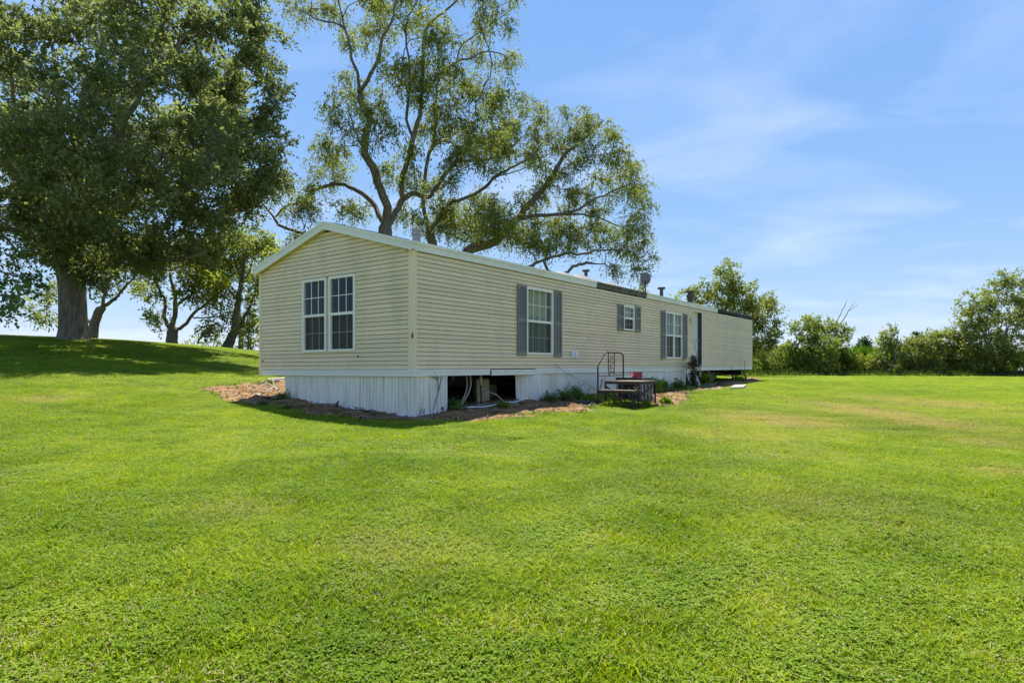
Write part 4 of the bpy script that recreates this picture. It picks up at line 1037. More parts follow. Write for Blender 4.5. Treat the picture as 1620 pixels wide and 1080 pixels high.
m = MB(); m.box(rf, -.1236, -.1226, -.04, -.01, .055, .1); m.box(rf, -.1236, -.1226, .0, .03, .055, .1); m.build('label_print', M['red'], rb)
m = MB(); m.box(rf, -.122, .122, -.092, .092, .15, .156); m.build('carton_lit_top', M['pink'], rb)  # light on the carton top is put into this pale pink
wr = acf(.2, .5, AH); m = MB(); m.box(lambda a, b, z: wr + np.array([*(U * a + V * b), z]), -.1, .1, -.16, .12, .001, .03); single(m, 'folded_rag', M['white'], 'flat pale rag folded on the air conditioner left of the red box', 'rag')
b = MB(); q = [P_(4.3, .75, .04), P_(5.1, .95, .05), P_(5.08, 1.10, .05), P_(4.28, .88, .04)]; b.hexa(q + [p + (0, 0, .045) for p in q]); single(b, 'dark_plank', M['jamb'], 'dark rotten plank on the ground left of the iron steps', 'plank')
stick([right(4.6, .04, .12), right(4.9, .2, -.10), right(5.3, .5, -.35), P_(5.7, .7, .15)], .006, M['greywood'], 'thin_cable', 'thin cable running down from the wall behind the iron steps', 'cable')
stick([P_(5.0, .85, .02), P_(5.4, .8, .25), P_(5.75, .7, .52)], .02, M['greywood'], 'dead_branch', 'dead branch leaning under the iron handrail', 'branch')

# ------------------------------------------------------------------ foliage tools
def unit(a): return a / (np.linalg.norm(a, axis=-1, keepdims=True) + 1e-9)
def leaves(r, centers, size, ntwig, nleaf, tlen, droop=0.2, up=0.3, width=.45, hang=0.0, spread=.35, outward=None):
    """twigs of leaves round each centre -> (N,4,3) quads"""
    n = len(centers)
    T = n * ntwig
    cen = np.repeat(centers, ntwig, 0) + r.normal(0, spread * tlen, (T, 3)) * (1, 1, .8)
    d = r.normal(0, 1, (T, 3)); d[:, 2] += up
    if outward is not None: d += np.repeat(outward, ntwig, 0)
    d = unit(d); L = tlen * r.uniform(.5, 1.2, T)
    t = np.tile(np.linspace(.1, 1, nleaf), T) + r.normal(0, .05, T * nleaf)
    base = np.repeat(cen, nleaf, 0) + np.repeat(d * L[:, None], nleaf, 0) * t[:, None]
    base[:, 2] -= np.repeat(L, nleaf) * droop * t ** 2
    N = len(base)
    ax = np.repeat(d, nleaf, 0) * .6 + r.normal(0, .75, (N, 3)); ax[:, 2] -= hang; ax = unit(ax)
    nr = r.normal(0, .7, (N, 3)); nr[:, 2] += .9; sd_ = unit(np.cross(ax, nr)); nn = np.cross(sd_, ax)
    l = size * r.uniform(.65, 1.3, N)[:, None]; wd = l * width
    return np.stack([base, base + ax * l * .45 + sd_ * wd * .5 + nn * wd * .12, base + ax * l, base + ax * l * .45 - sd_ * wd * .5 + nn * wd * .12], 1)

class Skel:
    def __init__(s): s.p = []; s.par = []; s.minr = []; s.fix = 0
    def limb(s, pts, r0, r1, start=None, sub=3, jit=.04, rs=random):
        """polyline of world points; start: node index to join"""
        pts = [np.array(p, float) for p in pts]
        prev = start; n = len(pts)
        dense = []
        for i in range(n - 1):
            p0 = pts[max(i - 1, 0)]; p1 = pts[i]; p2 = pts[i + 1]; p3 = pts[min(i + 2, n - 1)]
            for q in range(sub):
                t = q / sub
                dense.append(.5 * ((2 * p1) + (-p0 + p2) * t + (2 * p0 - 5 * p1 + 4 * p2 - p3) * t * t + (-p0 + 3 * p1 - 3 * p2 + p3) * t ** 3))
        dense.append(pts[-1]); m = len(dense)
        first = None; r_last = r0
        for i, p in enumerate(dense):
            if start is not None and i == 0: continue
            s.p.append(p + np.array([rs.uniform(-jit, jit) for _ in range(3)]) * (1 if 0 < i else 0)); s.par.append(-1 if prev is None else prev); s.minr.append(r0 + (r1 - r0) * i / (m - 1)); prev = len(s.p) - 1
            if first is None: first = prev
        return prev
    def nearest(s, p):
        return int(np.argmin(((np.array(s.p) - p) ** 2).sum(1)))
    def grow(s, targets, r, seg=.6, bend=.35, pen=.12, tip=.010, rise=.15, minparent=0):
        s.fix = s.fix or len(s.p); root = np.array(s.p[0]); order = np.argsort(((targets - root) ** 2).sum(1))
        P = np.zeros((len(s.p) + len(targets) * 30, 3)); n = len(s.p); P[:n] = np.array(s.p)
        dep = np.zeros(len(P)); 
        for i in range(n): dep[i] = 0 if s.par[i] < 0 else dep[s.par[i]] + np.linalg.norm(P[i] - P[s.par[i]])
        for ti in order:
            T = targets[ti]; d = np.sqrt(((P[minparent:n] - T) ** 2).sum(1))
            below = np.maximum(0, P[minparent:n, 2] - T[2])
            k = int(np.argmin(d + pen * dep[minparent:n] * .5 + below * .5)) + minparent
            a = P[k]; D = np.linalg.norm(T - a)
            if D < .05: continue
            pd = P[k] - P[s.par[k]] if s.par[k] >= 0 else np.array([0, 0, 1.]); pd = pd / (np.linalg.norm(pd) + 1e-9)
            c = a + pd * D * bend + (T - a) * .3 + np.array([0, 0, rise * D]) + r.normal(0, .06 * D, 3)
            ns = max(2, min(12, int(D / seg) + 1)); prev = k
            for q in range(1, ns + 1):
                t = q / ns; p = (1 - t) ** 2 * a + 2 * t * (1 - t) * c + t * t * T
                if q < ns: p = p + r.normal(0, .035, 3) * min(1, D)
                P[n] = p; s.p.append(p); s.par.append(prev); s.minr.append(tip); dep[n] = dep[prev] + D / ns; prev = n; n += 1
    def mesh(s, name, mat, parent, e=2.35, thin=.008, flare=None, maxr=None):
        n = len(s.p); ch = [[] for _ in range(n)]; nf = s.fix or 0
        for i, p in enumerate(s.par):
            if p >= 0: ch[p].append(i)
        acc = np.zeros(n)
        R_ = np.zeros(n)
        for i in range(n - 1, -1, -1):
            R_[i] = max(acc[i] ** (1 / e) if acc[i] > 0 else 0, s.minr[i])
            if i < nf: R_[i] = min(R_[i], s.minr[i] * 1.12)
            if s.par[i] >= 0: acc[s.par[i]] += R_[i] ** e
        if maxr: R_ = np.minimum(R_, np.maximum(maxr, np.array(s.minr)))
        m = MB(); stack = [i for i in range(n) if s.par[i] < 0]
        while stack:
            i = stack.pop(); chain = [i]
            while ch[chain[-1]]:
                c = sorted(ch[chain[-1]], key=lambda q: -R_[q]); stack.extend(c[1:]); chain.append(c[0])
            pts = [s.p[q] for q in chain]; rr = [R_[q] for q in chain]
            if s.par[i] >= 0: pts = [s.p[s.par[i]]] + pts; rr = [min(R_[s.par[i]], rr[0] * 1.15)] + rr
            rr[-1] = max(thin * .5, rr[-1] * .5)
            if flare and s.par[i] < 0:
                for q in range(len(rr)): rr[q] *= 1 + flare * math.exp(-q / 1.5)
            mx_ = max(rr); m.tube(pts, rr, 14 if mx_ > .3 else 9 if mx_ > .12 else 6 if mx_ > .04 else 4, cap=False)
        return m.build(name, mat, parent, smooth=True)

def blob_targets(r, blobs, Y, dens=1.0, dspread=1.0, depth=None):
    """blobs: (px, py, rx, ry[, dY]) in photo pixels at distance Y -> 3-D targets filling ellipsoids of real depth"""
    out = []
    for b in blobs:
        px, py, rx, ry = b[:4]; dY = b[4] if len(b) > 4 else r.normal(0, dspread)
        y = Y + dY; c = W(px, py, y); ax = rx / F * y; az = ry / F * y; ad = depth or (ax + az) / 2
        n = max(3, int(dens * (ax * az * ad) ** (2 / 3) * 8.0))
        q = r.normal(0, 1, (n, 3)); q = unit(q) * (r.random((n, 1)) ** .45)
        out.append(c + q * (ax, ad, az))
    return np.vstack(out)

def tree(name, base, limbs, blobs, Y, label, cat='tree', group=None, bark='bark_grey', leaf='l_open', dens=1.0, lsize=.13, ntwig=7, nleaf=7, tlen=.55, droop=.35, up=.1, width=.36, hang=.4,
         seed=1, flare=.25, dspread=1.0, extra=None, e=2.35, tip=.010, bend=.35, spread=.35, pen=.12):
    r = np.random.default_rng(seed); rs = random.Random(seed)
    t = empty(name, base, label, cat, group); sk = Skel()
    for i, (pts, r0, r1) in enumerate(limbs):
        wp = [W(p[0], p[1], Y + (p[2] if len(p) > 2 else 0)) for p in pts]
        if i == 0: wp[0][2] = base[2] - .15; wp[0][0] = base[0]; wp[0][1] = base[1]; sk.limb(wp, r0, r1, None, rs=rs)
        else: sk.limb(wp, r0 * .84, r1 * .84, sk.nearest(wp[0]), rs=rs)
    T = blob_targets(r, blobs, Y, dens, dspread)
    if extra is not None: T = np.vstack([T, extra])
    sk.grow(T, r, tip=tip, bend=bend, pen=pen)
    sk.mesh('trunk', M[bark], t, e=e, flare=flare)
    q = leaves(r, T, lsize, ntwig, nleaf, tlen, droop, up, width, hang, spread)
    tag(quads_object('crown', q, M[leaf], t), kind='stuff')
    return t, len(q)
NLEAF = []

# ------------------------------------------------------------------ the oak
def oak():
    r = np.random.default_rng(11); rs = random.Random(11); Y = 26.0
    bx_, by_ = -18.3, Y; base = np.array([bx_, by_, gz(bx_, by_)])
    t = empty('oak_tree', base, 'massive dark oak with a thick trunk on the rise left of the home', 'tree'); sk = Skel()
    k = sk.limb([base + (0, 0, -.15), W(116, 530, Y), W(116, 515, Y), W(115, 480, Y), W(113, 445, Y), W(106, 412, Y), W(103, 385, Y)], .55, .46, None, jit=.0, rs=rs)
    up = [([(106, 385), (80, 345, -.6), (45, 300, -1.2), (0, 250, -2), (-60, 190, -2.5)], .33, .05), ([(106, 385), (95, 320, .6), (90, 250, 1), (95, 160, 1.6), (80, 60, 2)], .36, .05),
          ([(106, 385), (125, 330, -1), (160, 270, -2), (200, 190, -2.6), (240, 110, -3)], .33, .05), ([(108, 395), (140, 350, .8), (200, 300, 2.4), (270, 230, 3.4), (350, 130, 3.4), (405, 50, 3.0)], .24, .035),
          ([(110, 410), (160, 410, -.4), (215, 402, -1), (280, 412, -1.6), (330, 395, -2)], .20, .06), ([(104, 400), (60, 380, -1.4), (20, 365, -2.5), (-40, 350, -3)], .20, .07),
          ([(106, 385), (120, 300, -3), (120, 220, -5), (140, 120, -6)], .25, .09), ([(106, 385), (110, 320, 3), (130, 240, 5), (150, 120, 6)], .25, .09), ([(106, 390), (170, 350, .8), (250, 310, 1.5), (330, 270, 2.2), (410, 230, 2.5)], .16, .03)]
    for pts, a, b in up:
        wp = [W(p[0], p[1], Y + (p[2] if len(p) > 2 else 0)) for p in pts]; sk.limb(wp, a, b, sk.nearest(wp[0]), rs=rs)
    # lobes over a broad crown
    lobes = []
    cen = np.array([bx_ + .2, by_, base[2] + 10.0]); A = np.array([8.3, 7.6, 8.2])
    for i in range(190):
        d = unit(r.normal(0, 1, 3)); rad = r.uniform(.55, .97); c = cen + d * A * rad
        low = base[2] + 3.6 + max(0, abs(c[0] - bx_) - 5.5) * -.10
        if c[2] < low: c[2] = low + r.uniform(0, 1.6)
        lobes.append((c, r.uniform(.75, 1.45)))
    for px, py, dY in ((300, 330, -1), (340, 360, -1.5), (270, 360, -2), (240, 395, -1), (200, 410, -1.5), (380, 310, -1), (420, 300, 0), (430, 250, -1), (428, 225, -.5), (425, 275, -.5), (415, 205, .5), (425, 150, .5), (400, 90, 1), (385, 240, -2), (400, 290, -1.5), (420, 180, 0), (415, 120, 1), (400, 60, 2), (380, 30, 0), (400, 5, 1), (360, 10, -1), (420, 60, 0), (410, 95, -.5), (330, 40, -2), (340, -20, 0), (400, -40, 1), (350, 340, 1), (160, 400, -2), (300, 400, -1.6), (145, 440, -.9), (190, 380, -3), (60, 330, -3), (30, 310, -3.5), (250, 370, 1), (320, 380, 0), (405, 330, -.5), (390, 20, 1), (410, -20, 1), (130, 415, -1.6), (80, 370, -3), (100, 250, -6.5), (60, 200, -6.5), (150, 200, -6.5), (200, 250, -6), (250, 200, -5.5), (120, 320, -6), (180, 330, -5.5), (60, 120, -6), (160, 110, -6), (250, 130, -5), (90, 60, -5), (210, 50, -5), (300, 100, -4), (330, 200, -4), (300, 270, -4.5), (50, 280, -6), (20, 220, -6), (150, 270, -6.5), (230, 300, -5), (120, 160, -6.5), (30, 60, -5), (130, 20, -5), (40, 345, -4), (100, 360, -4.5), (150, 370, -4), (350, 260, -3)):
        lobes.append((W(px, py, Y + dY), r.uniform(.6, 1.0)))
    T = []
    for c, R_ in lobes:
        n = int(4 + R_ * 5); q = unit(r.normal(0, 1, (n, 3))) * (r.random((n, 1)) ** .4) * R_; q[:, 2] *= .7; T.append(c + q)
    T = np.vstack(T); T = T[T[:, 2] > base[2] + 2.2]
    sk.grow(T, r, tip=.012, bend=.3)
    sk.mesh('trunk', M['bark_oak'], t, e=2.5, flare=.55, maxr=.50)
    out = unit(T - cen) * .5
    q = leaves(r, T, .15, 14, 8, .46, .15, .35, .55, .15, .40, out)
    NLEAF.append(len(q)); tag(quads_object('crown', q, M['l_oak'], t), kind='stuff')
oak()

def base_at(px, Y):
    x = (px - CX) / F * Y; return np.array([x, Y, gz(x, Y)])

# ------------------------------------------------------------------ open-crowned trees behind the home
Yc = 30.0
A_l = [([(609, 560), (609, 430), (609, 385), (610, 362)], .36, .32),
       ([(609.7, 362), (604, 347, .3), (587, 319, .8), (570, 304, 1), (557, 298, 1.2), (538, 291, 1.4), (502, 298, 1.8), (481, 318, 2), (451, 326, 2.2), (436, 345, 2.2)], .17, .06),
       ([(609, 430), (560, 405, .6), (515, 385, 1.2), (479, 370, 1.6), (442, 355, 2), (428, 336, 2.2), (408, 313, 2.4)], .15, .05),
       ([(610, 360), (613, 328, -.3), (602, 300, -.6), (589.5, 264, -.9), (577, 243, -1), (578, 215, -1.1), (585, 192, -1.2), (581, 181, -1.2), (570, 162, -1.3), (570, 145, -1.4)], .25, .15),
       ([(570, 145, -1.4), (566, 119, -1.5), (557, 94, -1.5), (553, 70, -1.4), (547, 49, -1.3), (534, 38, -1.2), (515, 34, -1), (494, 28, -.8), (470, 12, -.6)], .10, .03),
       ([(547, 49, -1.3), (538, 15, -1.2), (530, -30, -1)], .06, .03),
       ([(570, 145, -1.4), (587, 119, -1.8), (600, 85, -2), (606.5, 57, -2.2), (619, 32, -2.4), (626, 4, -2.5), (634, -50, -2.6)], .11, .04),
       ([(589, 264, -.9), (580, 240, .3), (568, 221, .6), (556, 190, 1), (548, 160, 1.5)], .10, .03),
       ([(611, 362), (615, 357), (630, 328, .3), (638, 315, .4), (655, 306, .6), (679, 311, .9), (698, 285, 1.2), (715, 264, 1.4), (724, 255, 1.5), (771, 253, 2), (800, 240, 2.4), (830, 215, 2.8)], .20, .05),
       ([(713, 264, 1.4), (728, 245, 1), (736, 228, .8), (742, 200, .4)], .07, .02),
       ([(637, 316, .4), (636, 306, .2), (636, 285, 0), (645, 253, -.2), (653, 221, -.4), (664, 183, -.6), (666, 160, -.7), (668, 120, -.9), (668, 85, -1), (672, 49, -1.2), (683, 36, -1.3), (702, 19, -1.5), (723, 2, -1.6), (750, -40, -1.8)], .17, .04),
       ([(654, 218, -.4), (645, 200, -.2), (645, 162, .1), (649, 119, .3), (645, 85, .4), (640.6, 51, .5), (645, 28, .6), (658, 6, .8), (670, -30, 1)], .10, .03)]
A_b = [(468, 10, 34, 18), (520, 14, 38, 20), (556, 66, 24, 22), (600, 40, 34, 36), (640, 14, 46, 30), (690, 40, 40, 34), (548, 172, 42, 34), (525, 238, 40, 24), (515, 270, 40, 28), (600, 205, 40, 42), (655, 130, 44, 48), (688, 180, 50, 46), (640, 262, 44, 40), (480, 325, 40, 28), (440, 290, 26, 40), (560, 330, 34, 24), (580, 150, 30, 26), (460, 380, 20, 14), (700, 100, 40, 34), (720, 260, 40, 34), (770, 240, 44, 34), (810, 220, 44, 34), (600, -40, 70, 40), (700, -40, 70, 40), (500, -30, 50, 24), (545, 120, 16, 14), (620, 110, 26, 30), (640, 340, 26, 20), (500, 300, 26, 14)]
o_, n_ = tree('open_tree', base_at(609, Yc), A_l, A_b, Yc, 'tall airy tree with a wide forked trunk rising behind the near gable', bark='bark_dark', leaf='l_open', dens=1.45, lsize=.135, ntwig=21, nleaf=10, tlen=.52, droop=.75, up=.0, hang=.8, width=.36, seed=21, dspread=1.5); NLEAF.append(n_)
Yb = 31.5
B_l = [([(684, 560), (684, 430), (683, 383), (679, 368)], .27, .22),
       ([(679, 368), (672, 336, .3), (670, 296, .6), (676, 257, .8), (685, 228, 1), (707, 221, 1.2), (727, 207, 1.4), (744, 196, 1.5), (780, 175, 1.8)], .14, .04),
       ([(685, 228, 1), (690, 180, 1), (692, 135, 1), (704, 113, .8), (722, 98, .6), (744, 93, .4), (764, 82, .3), (790, 85, .2), (805, 95, .2)], .11, .025),
       ([(722, 98, .6), (729, 75, .6), (740, 64, .6), (762, 49, .6), (789, 31, .6), (815, 10, .6)], .06, .02),
       ([(681, 366), (689, 353, -.2), (698, 338, -.4), (715, 319, -.6), (724, 318, -.7), (762, 300, -1), (789, 275, -1.3), (807, 267, -1.5), (833, 253, -1.8), (860, 225, -2)], .15, .04),
       ([(770, 296, -1), (778, 285, -1.6), (800, 275, -2), (850, 262, -2.4)], .06, .02)]
B_b = [(775, 28, 44, 34), (795, 92, 26, 22), (752, 78, 26, 24), (745, 150, 46, 34), (790, 175, 44, 36), (835, 185, 40, 34), (780, 215, 44, 30), (740, 215, 40, 34), (700, 330, 36, 30), (735, 345, 44, 34), (760, 320, 36, 26), (800, -20, 50, 30), (800, 150, 30, 24), (720, 130, 26, 24), (820, 240, 34, 24), (690, 290, 26, 26), (700, 365, 26, 16), (755, 370, 30, 18), (850, 230, 30, 24), (700, 350, 40, 24), (740, 330, 36, 26), (780, 345, 40, 26), (660, 340, 24, 22)]
o_, n_ = tree('open_tree', base_at(684, Yb), B_l, B_b, Yb, 'slim open tree whose forked trunk stands just right of the metal flue', bark='bark_dark', leaf='l_open', dens=1.2, lsize=.135, ntwig=21, nleaf=10, tlen=.52, droop=.75, up=.0, hang=.8, width=.36, seed=22, dspread=1.5); NLEAF.append(n_)
Yd = 32.0
C_l = [([(722, 565), (722, 470), (728, 420), (740, 398), (758, 389), (780, 384), (793, 375), (807, 358), (820, 344), (829, 331), (842, 318), (856, 302), (873, 280), (884, 260), (893, 244), (907, 233), (933, 211), (955, 190)], .30, .05),
       ([(822, 344), (864, 340, -.4), (889, 338, -.6), (913, 331, -.8), (933, 320, -1), (956, 309, -1.2), (984, 296, -1.4), (1005, 285, -1.5)], .12, .025),
       ([(890, 338, -.6), (922, 340, -.2), (944, 342, 0), (967, 353, .3), (1000, 365, .5), (1025, 372, .6)], .07, .02),
       ([(724, 455), (770, 440, -.6), (820, 428, -1), (842, 420, -1.2), (860, 411, -1.3), (895, 401, -1.5), (922, 402, -1.6), (951, 395, -1.7), (978, 395, -1.8), (1010, 400, -1.9)], .13, .03),
       ([(860, 425, -1.1), (880, 434, -1.1), (893, 433, -1.1), (907, 422, -1.1), (920, 417, -1.1), (931, 415.5, -1.1)], .09, .085),
       ([(895, 401, -1.5), (900, 380, -1.5), (897, 360, -1.4), (915, 345, -1.3)], .04, .02), ([(812, 380, 0), (820, 375, .4), (830, 385, .6), (825, 400, .6)], .06, .04)]
C_b = [(915, 195, 40, 32), (880, 215, 36, 30), (945, 215, 34, 26), (970, 250, 28, 26), (870, 265, 34, 26), (925, 250, 30, 22), (985, 285, 32, 36), (905, 305, 36, 26), (950, 295, 30, 20), (1010, 325, 22, 26), (940, 335, 30, 18), (965, 365, 36, 22), (1005, 355, 28, 22), (1022, 385, 16, 30), (985, 380, 26, 16), (880, 365, 34, 22), (920, 372, 30, 18), (850, 345, 28, 24), (830, 385, 34, 20), (800, 350, 30, 26), (1010, 425, 12, 14), (970, 425, 10, 8), (860, 310, 26, 20), (790, 330, 26, 22), (780, 360, 30, 20), (1015, 300, 14, 20), (1000, 260, 12, 14), (880, 390, 26, 12), (825, 315, 22, 18), (1010, 400, 20, 16), (830, 360, 36, 24), (860, 390, 36, 18), (900, 350, 30, 18), (940, 385, 24, 12)]
o_, n_ = tree('open_tree', base_at(722, Yd), C_l, C_b, Yd, 'leaning open tree with long limbs reaching right over the roof', bark='bark_dark', leaf='l_open', dens=1.5, lsize=.135, ntwig=21, nleaf=10, tlen=.52, droop=.75, up=.0, hang=.8, width=.36, seed=23, dspread=1.2); NLEAF.append(n_)

# ------------------------------------------------------------------ trees on the rise at the left
Yl = 36.5
L_l = [([(272, 551), (272, 530), (273, 522)], .32, .28), ([(272, 524), (262, 508, -.2), (259, 495, -.3), (262, 480, -.4), (255, 465, -.5), (246, 445, -.6), (235, 420, -.8)], .15, .05), ([(273, 522), (276, 500, .3), (278, 480, .4), (274, 455, .6), (270, 430, .8), (275, 400, 1)], .19, .06),
       ([(274, 522), (290, 516, .2), (303, 500, .3), (318, 486, .5), (332, 475, .6), (350, 462, .8), (365, 447, 1)], .14, .04), ([(278, 485, .4), (290, 475, -.6), (303, 465, -1), (310, 440, -1.3), (322, 415, -1.5)], .13, .04), ([(303, 502, .3), (320, 503, 0), (345, 500, -.2), (365, 498, -.3)], .05, .03),
       ([(268, 520), (255, 524, -.3), (243, 526, -.5), (236, 518, -.6), (231, 508, -.7)], .035, .012)]
L_b = [(240, 425, 26, 20), (230, 455, 16, 10), (262, 405, 36, 22), (300, 430, 34, 22), (330, 445, 30, 16), (345, 460, 26, 12), (238, 500, 12, 6), (250, 506, 10, 8), (300, 470, 22, 14), (325, 475, 18, 12), (285, 390, 30, 20), (330, 405, 34, 24), (230, 390, 26, 20), (352, 480, 12, 8), (250, 470, 10, 8)]
o_, n_ = tree('pale_tree', base_at(272, Yl), L_l, L_b, Yl, 'pale green tree with three stems from a short trunk on the crest', bark='bark_grey', leaf='l_lime', dens=2.9, lsize=.21, ntwig=9, nleaf=8, tlen=.6, droop=.35, up=.1, hang=.3, width=.4, seed=31, dspread=1.2, flare=.2); NLEAF.append(n_)
Yr = 37.5
R_l = [([(358, 555), (364, 540), (371, 525), (373, 505), (376, 480), (380, 455), (385, 425), (388, 395)], .30, .08), ([(368, 531), (380, 515, .3), (388, 500, .4), (398, 480, .6), (405, 455, .8), (418, 420, 1)], .15, .05), ([(388, 500, .4), (405, 490, .2), (420, 475, 0)], .06, .03),
       ([(377, 478), (365, 462, -.6), (352, 448, -1), (345, 425, -1.2)], .08, .03), ([(382, 450), (395, 430, -1), (402, 405, -1.4)], .08, .03), ([(373, 505), (345, 500, -.5), (325, 503, -.8), (308, 502, -1)], .06, .03), ([(383, 440), (370, 410, .8), (360, 380, 1.4)], .08, .03)]
R_b = [(350, 400, 34, 24), (390, 395, 34, 26), (425, 385, 26, 22), (430, 425, 22, 20), (375, 430, 30, 18), (345, 430, 22, 16), (395, 470, 22, 16), (410, 500, 18, 14), (325, 525, 16, 8), (340, 515, 18, 10), (355, 510, 16, 10), (370, 375, 30, 16), (440, 405, 18, 18), (415, 450, 22, 16), (390, 520, 14, 10)]
o_, n_ = tree('dark_tree', base_at(358, Yr), R_l, R_b, Yr, 'dark leaning multi-stemmed tree beside the gable eave', bark='bark_dark', leaf='l_lime', dens=2.5, lsize=.21, ntwig=9, nleaf=8, tlen=.6, droop=.35, up=.1, hang=.3, width=.4, seed=32, dspread=1.2, flare=.3); NLEAF.append(n_)
Yo = 34.0
O_l = [([(146, 538), (148, 518), (156, 495), (162, 485)], .26, .2), ([(160, 488), (174, 478, .2), (186, 468, .3), (200, 452, .5), (215, 435, .8)], .13, .05), ([(162, 485), (166, 465, -.4), (172, 445, -.6), (172, 420, -.8)], .12, .05), ([(150, 515), (120, 490, .5), (90, 470, .8), (72, 460, 1)], .10, .04)]
O_b = [(170, 430, 22, 18), (200, 428, 22, 14), (155, 455, 18, 10), (68, 480, 14, 20), (76, 505, 12, 10), (190, 450, 16, 8), (60, 495, 8, 8), (215, 455, 10, 8), (170, 400, 30, 18), (80, 455, 12, 12)]
o_, n_ = tree('forked_tree', base_at(146, Yo), O_l, O_b, Yo, 'forked tree standing partly behind the massive oak trunk', bark='bark_grey', leaf='l_open', dens=2.1, lsize=.21, ntwig=9, nleaf=8, tlen=.55, droop=.35, up=.1, hang=.3, width=.4, seed=33, flare=.2); NLEAF.append(n_)
Ym = 19.0
Mp_l = [([(-150, 560), (-150, 480), (-140, 400), (-130, 330)], .22, .14), ([(-140, 420), (-90, 410, -.3), (-40, 420, -.5), (10, 430, -.6), (40, 440, -.6)], .09, .02), ([(-145, 450), (-90, 460, .3), (-30, 465, .4), (20, 470, .4), (45, 465, .3)], .08, .02), ([(-130, 330), (-90, 330, 0), (-40, 345, .2), (0, 380, .2)], .08, .02)]
Mp_b = [(12, 405, 18, 18), (22, 432, 28, 10), (40, 440, 20, 10), (20, 462, 28, 10), (8, 485, 22, 10), (25, 490, 16, 6), (-40, 430, 50, 50), (-100, 380, 70, 60), (-160, 330, 80, 70), (-200, 420, 70, 60), (48, 455, 8, 8), (10, 450, 16, 16)]
o_, n_ = tree('maple_tree', base_at(-150, Ym), Mp_l, Mp_b, Ym, 'bright green branch of a maple entering at the left edge below the oak', bark='bark_grey', leaf='l_maple', dens=1.6, lsize=.13, ntwig=6, nleaf=6, tlen=.38, droop=.2, up=.1, hang=.3, width=.75, seed=34, dspread=.4); NLEAF.append(n_)

def shrub(name, px, Y, blobs, label, leaf='l_hedge', group=None, cat='shrub', seed=1, dens=1.3, lsize=.15, ntwig=7, nleaf=6, tlen=.45, stems=5, bark='bark_dark', blossom=0, up=.35, droop=.1, width=.45, extra_limbs=None, depth=None, spread=.4):
    r = np.random.default_rng(seed); rs = random.Random(seed); base = base_at(px, Y); t = empty(name, base, label, cat, group); sk = Skel()
    T = blob_targets(r, blobs, Y, dens * 1.25, .5, depth); T[:, 2] = np.maximum(T[:, 2], base[2] + .15)
    topz = T[:, 2].max() - base[2]; halfw = (T[:, 0].max() - T[:, 0].min()) / 2
    k0 = sk.limb([base + (0, 0, -.2), base + (0, 0, .15)], .05 + .012 * topz, .05 + .01 * topz, None, 1, 0, rs)
    for i in range(stems):
        a = 6.283 * i / stems + r.random(); q = base + (math.cos(a) * halfw * .45, math.sin(a) * .6, topz * r.uniform(.45, .7)); m_ = base + (math.cos(a) * halfw * .18, math.sin(a) * .25, topz * .25)
        sk.limb([base + (0, 0, .15), m_, q], .03 + .008 * topz, .02, k0, 3, .05, rs)
    if extra_limbs:
        for pts, r0, r1 in extra_limbs:
            wp = [W(p[0], p[1], Y) for p in pts]; sk.limb(wp, r0, r1, sk.nearest(wp[0]), rs=rs)
    sk.grow(T, r, tip=.009)
    sk.mesh('stem', M[bark], t, maxr=.22)
    q = leaves(r, T, lsize * 1.0, ntwig + 3, nleaf + 1, tlen * .85, droop, up, width + .08, .1, spread); NLEAF.append(len(q))
    tag(quads_object('crown', q, M[leaf], t), kind='stuff')
    if blossom:
        idx = r.choice(len(T), blossom); c = T[idx] + r.normal(0, .25, (blossom, 3)); c[:, 1] -= .6
        q = leaves(r, c, .12, 4, 3, .14, 0, .6, .9, 0, .3); tag(quads_object('blossom', q, M['blossom'], t), kind='stuff')
    return t

# bushes on the crest behind the left trees
GB = 'bushes behind the crest'
shrub('bush', 335, 41, [(305, 545, 16, 9), (335, 537, 20, 13), (352, 545, 18, 10)], 'low olive bush between the pale tree and the dark leaning tree', 'l_olive', GB, 'bush', 41)
shrub('bush', 398, 41, [(400, 525, 14, 20), (404, 545, 12, 14), (390, 545, 10, 12)], 'bush beside the left edge of the gable wall', 'l_open', GB, 'bush', 42)
def pole_trunk(px, Y, top, r0, label, s):
    b = base_at(px, Y); t = empty('thin_tree', b, label, 'tree', 'thin trunks beside the gable'); sk = Skel(); q = W(top[0], top[1], Y)
    sk.limb([b + (0, 0, -.2), (b + q) / 2 + (.05, 0, 0), q], r0, r0 * .6, None); r = np.random.default_rng(s)
    T = q + r.normal(0, .7, (14, 3)); T2 = b + (q - b) * r.random((12, 1)) + r.normal(0, .15, (12, 3)); T = np.vstack([T, T2]); sk.grow(T, r)
    sk.mesh('trunk', M['bark_dark'], t); tag(quads_object('crown', leaves(r, T, .15, 6, 6, .35, .2, .1, .4), M['l_dark'], t), kind='stuff')
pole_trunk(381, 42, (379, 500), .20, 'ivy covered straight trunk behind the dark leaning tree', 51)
pole_trunk(393, 40, (390, 495), .06, 'thin straight sapling nearest the gable wall', 52)

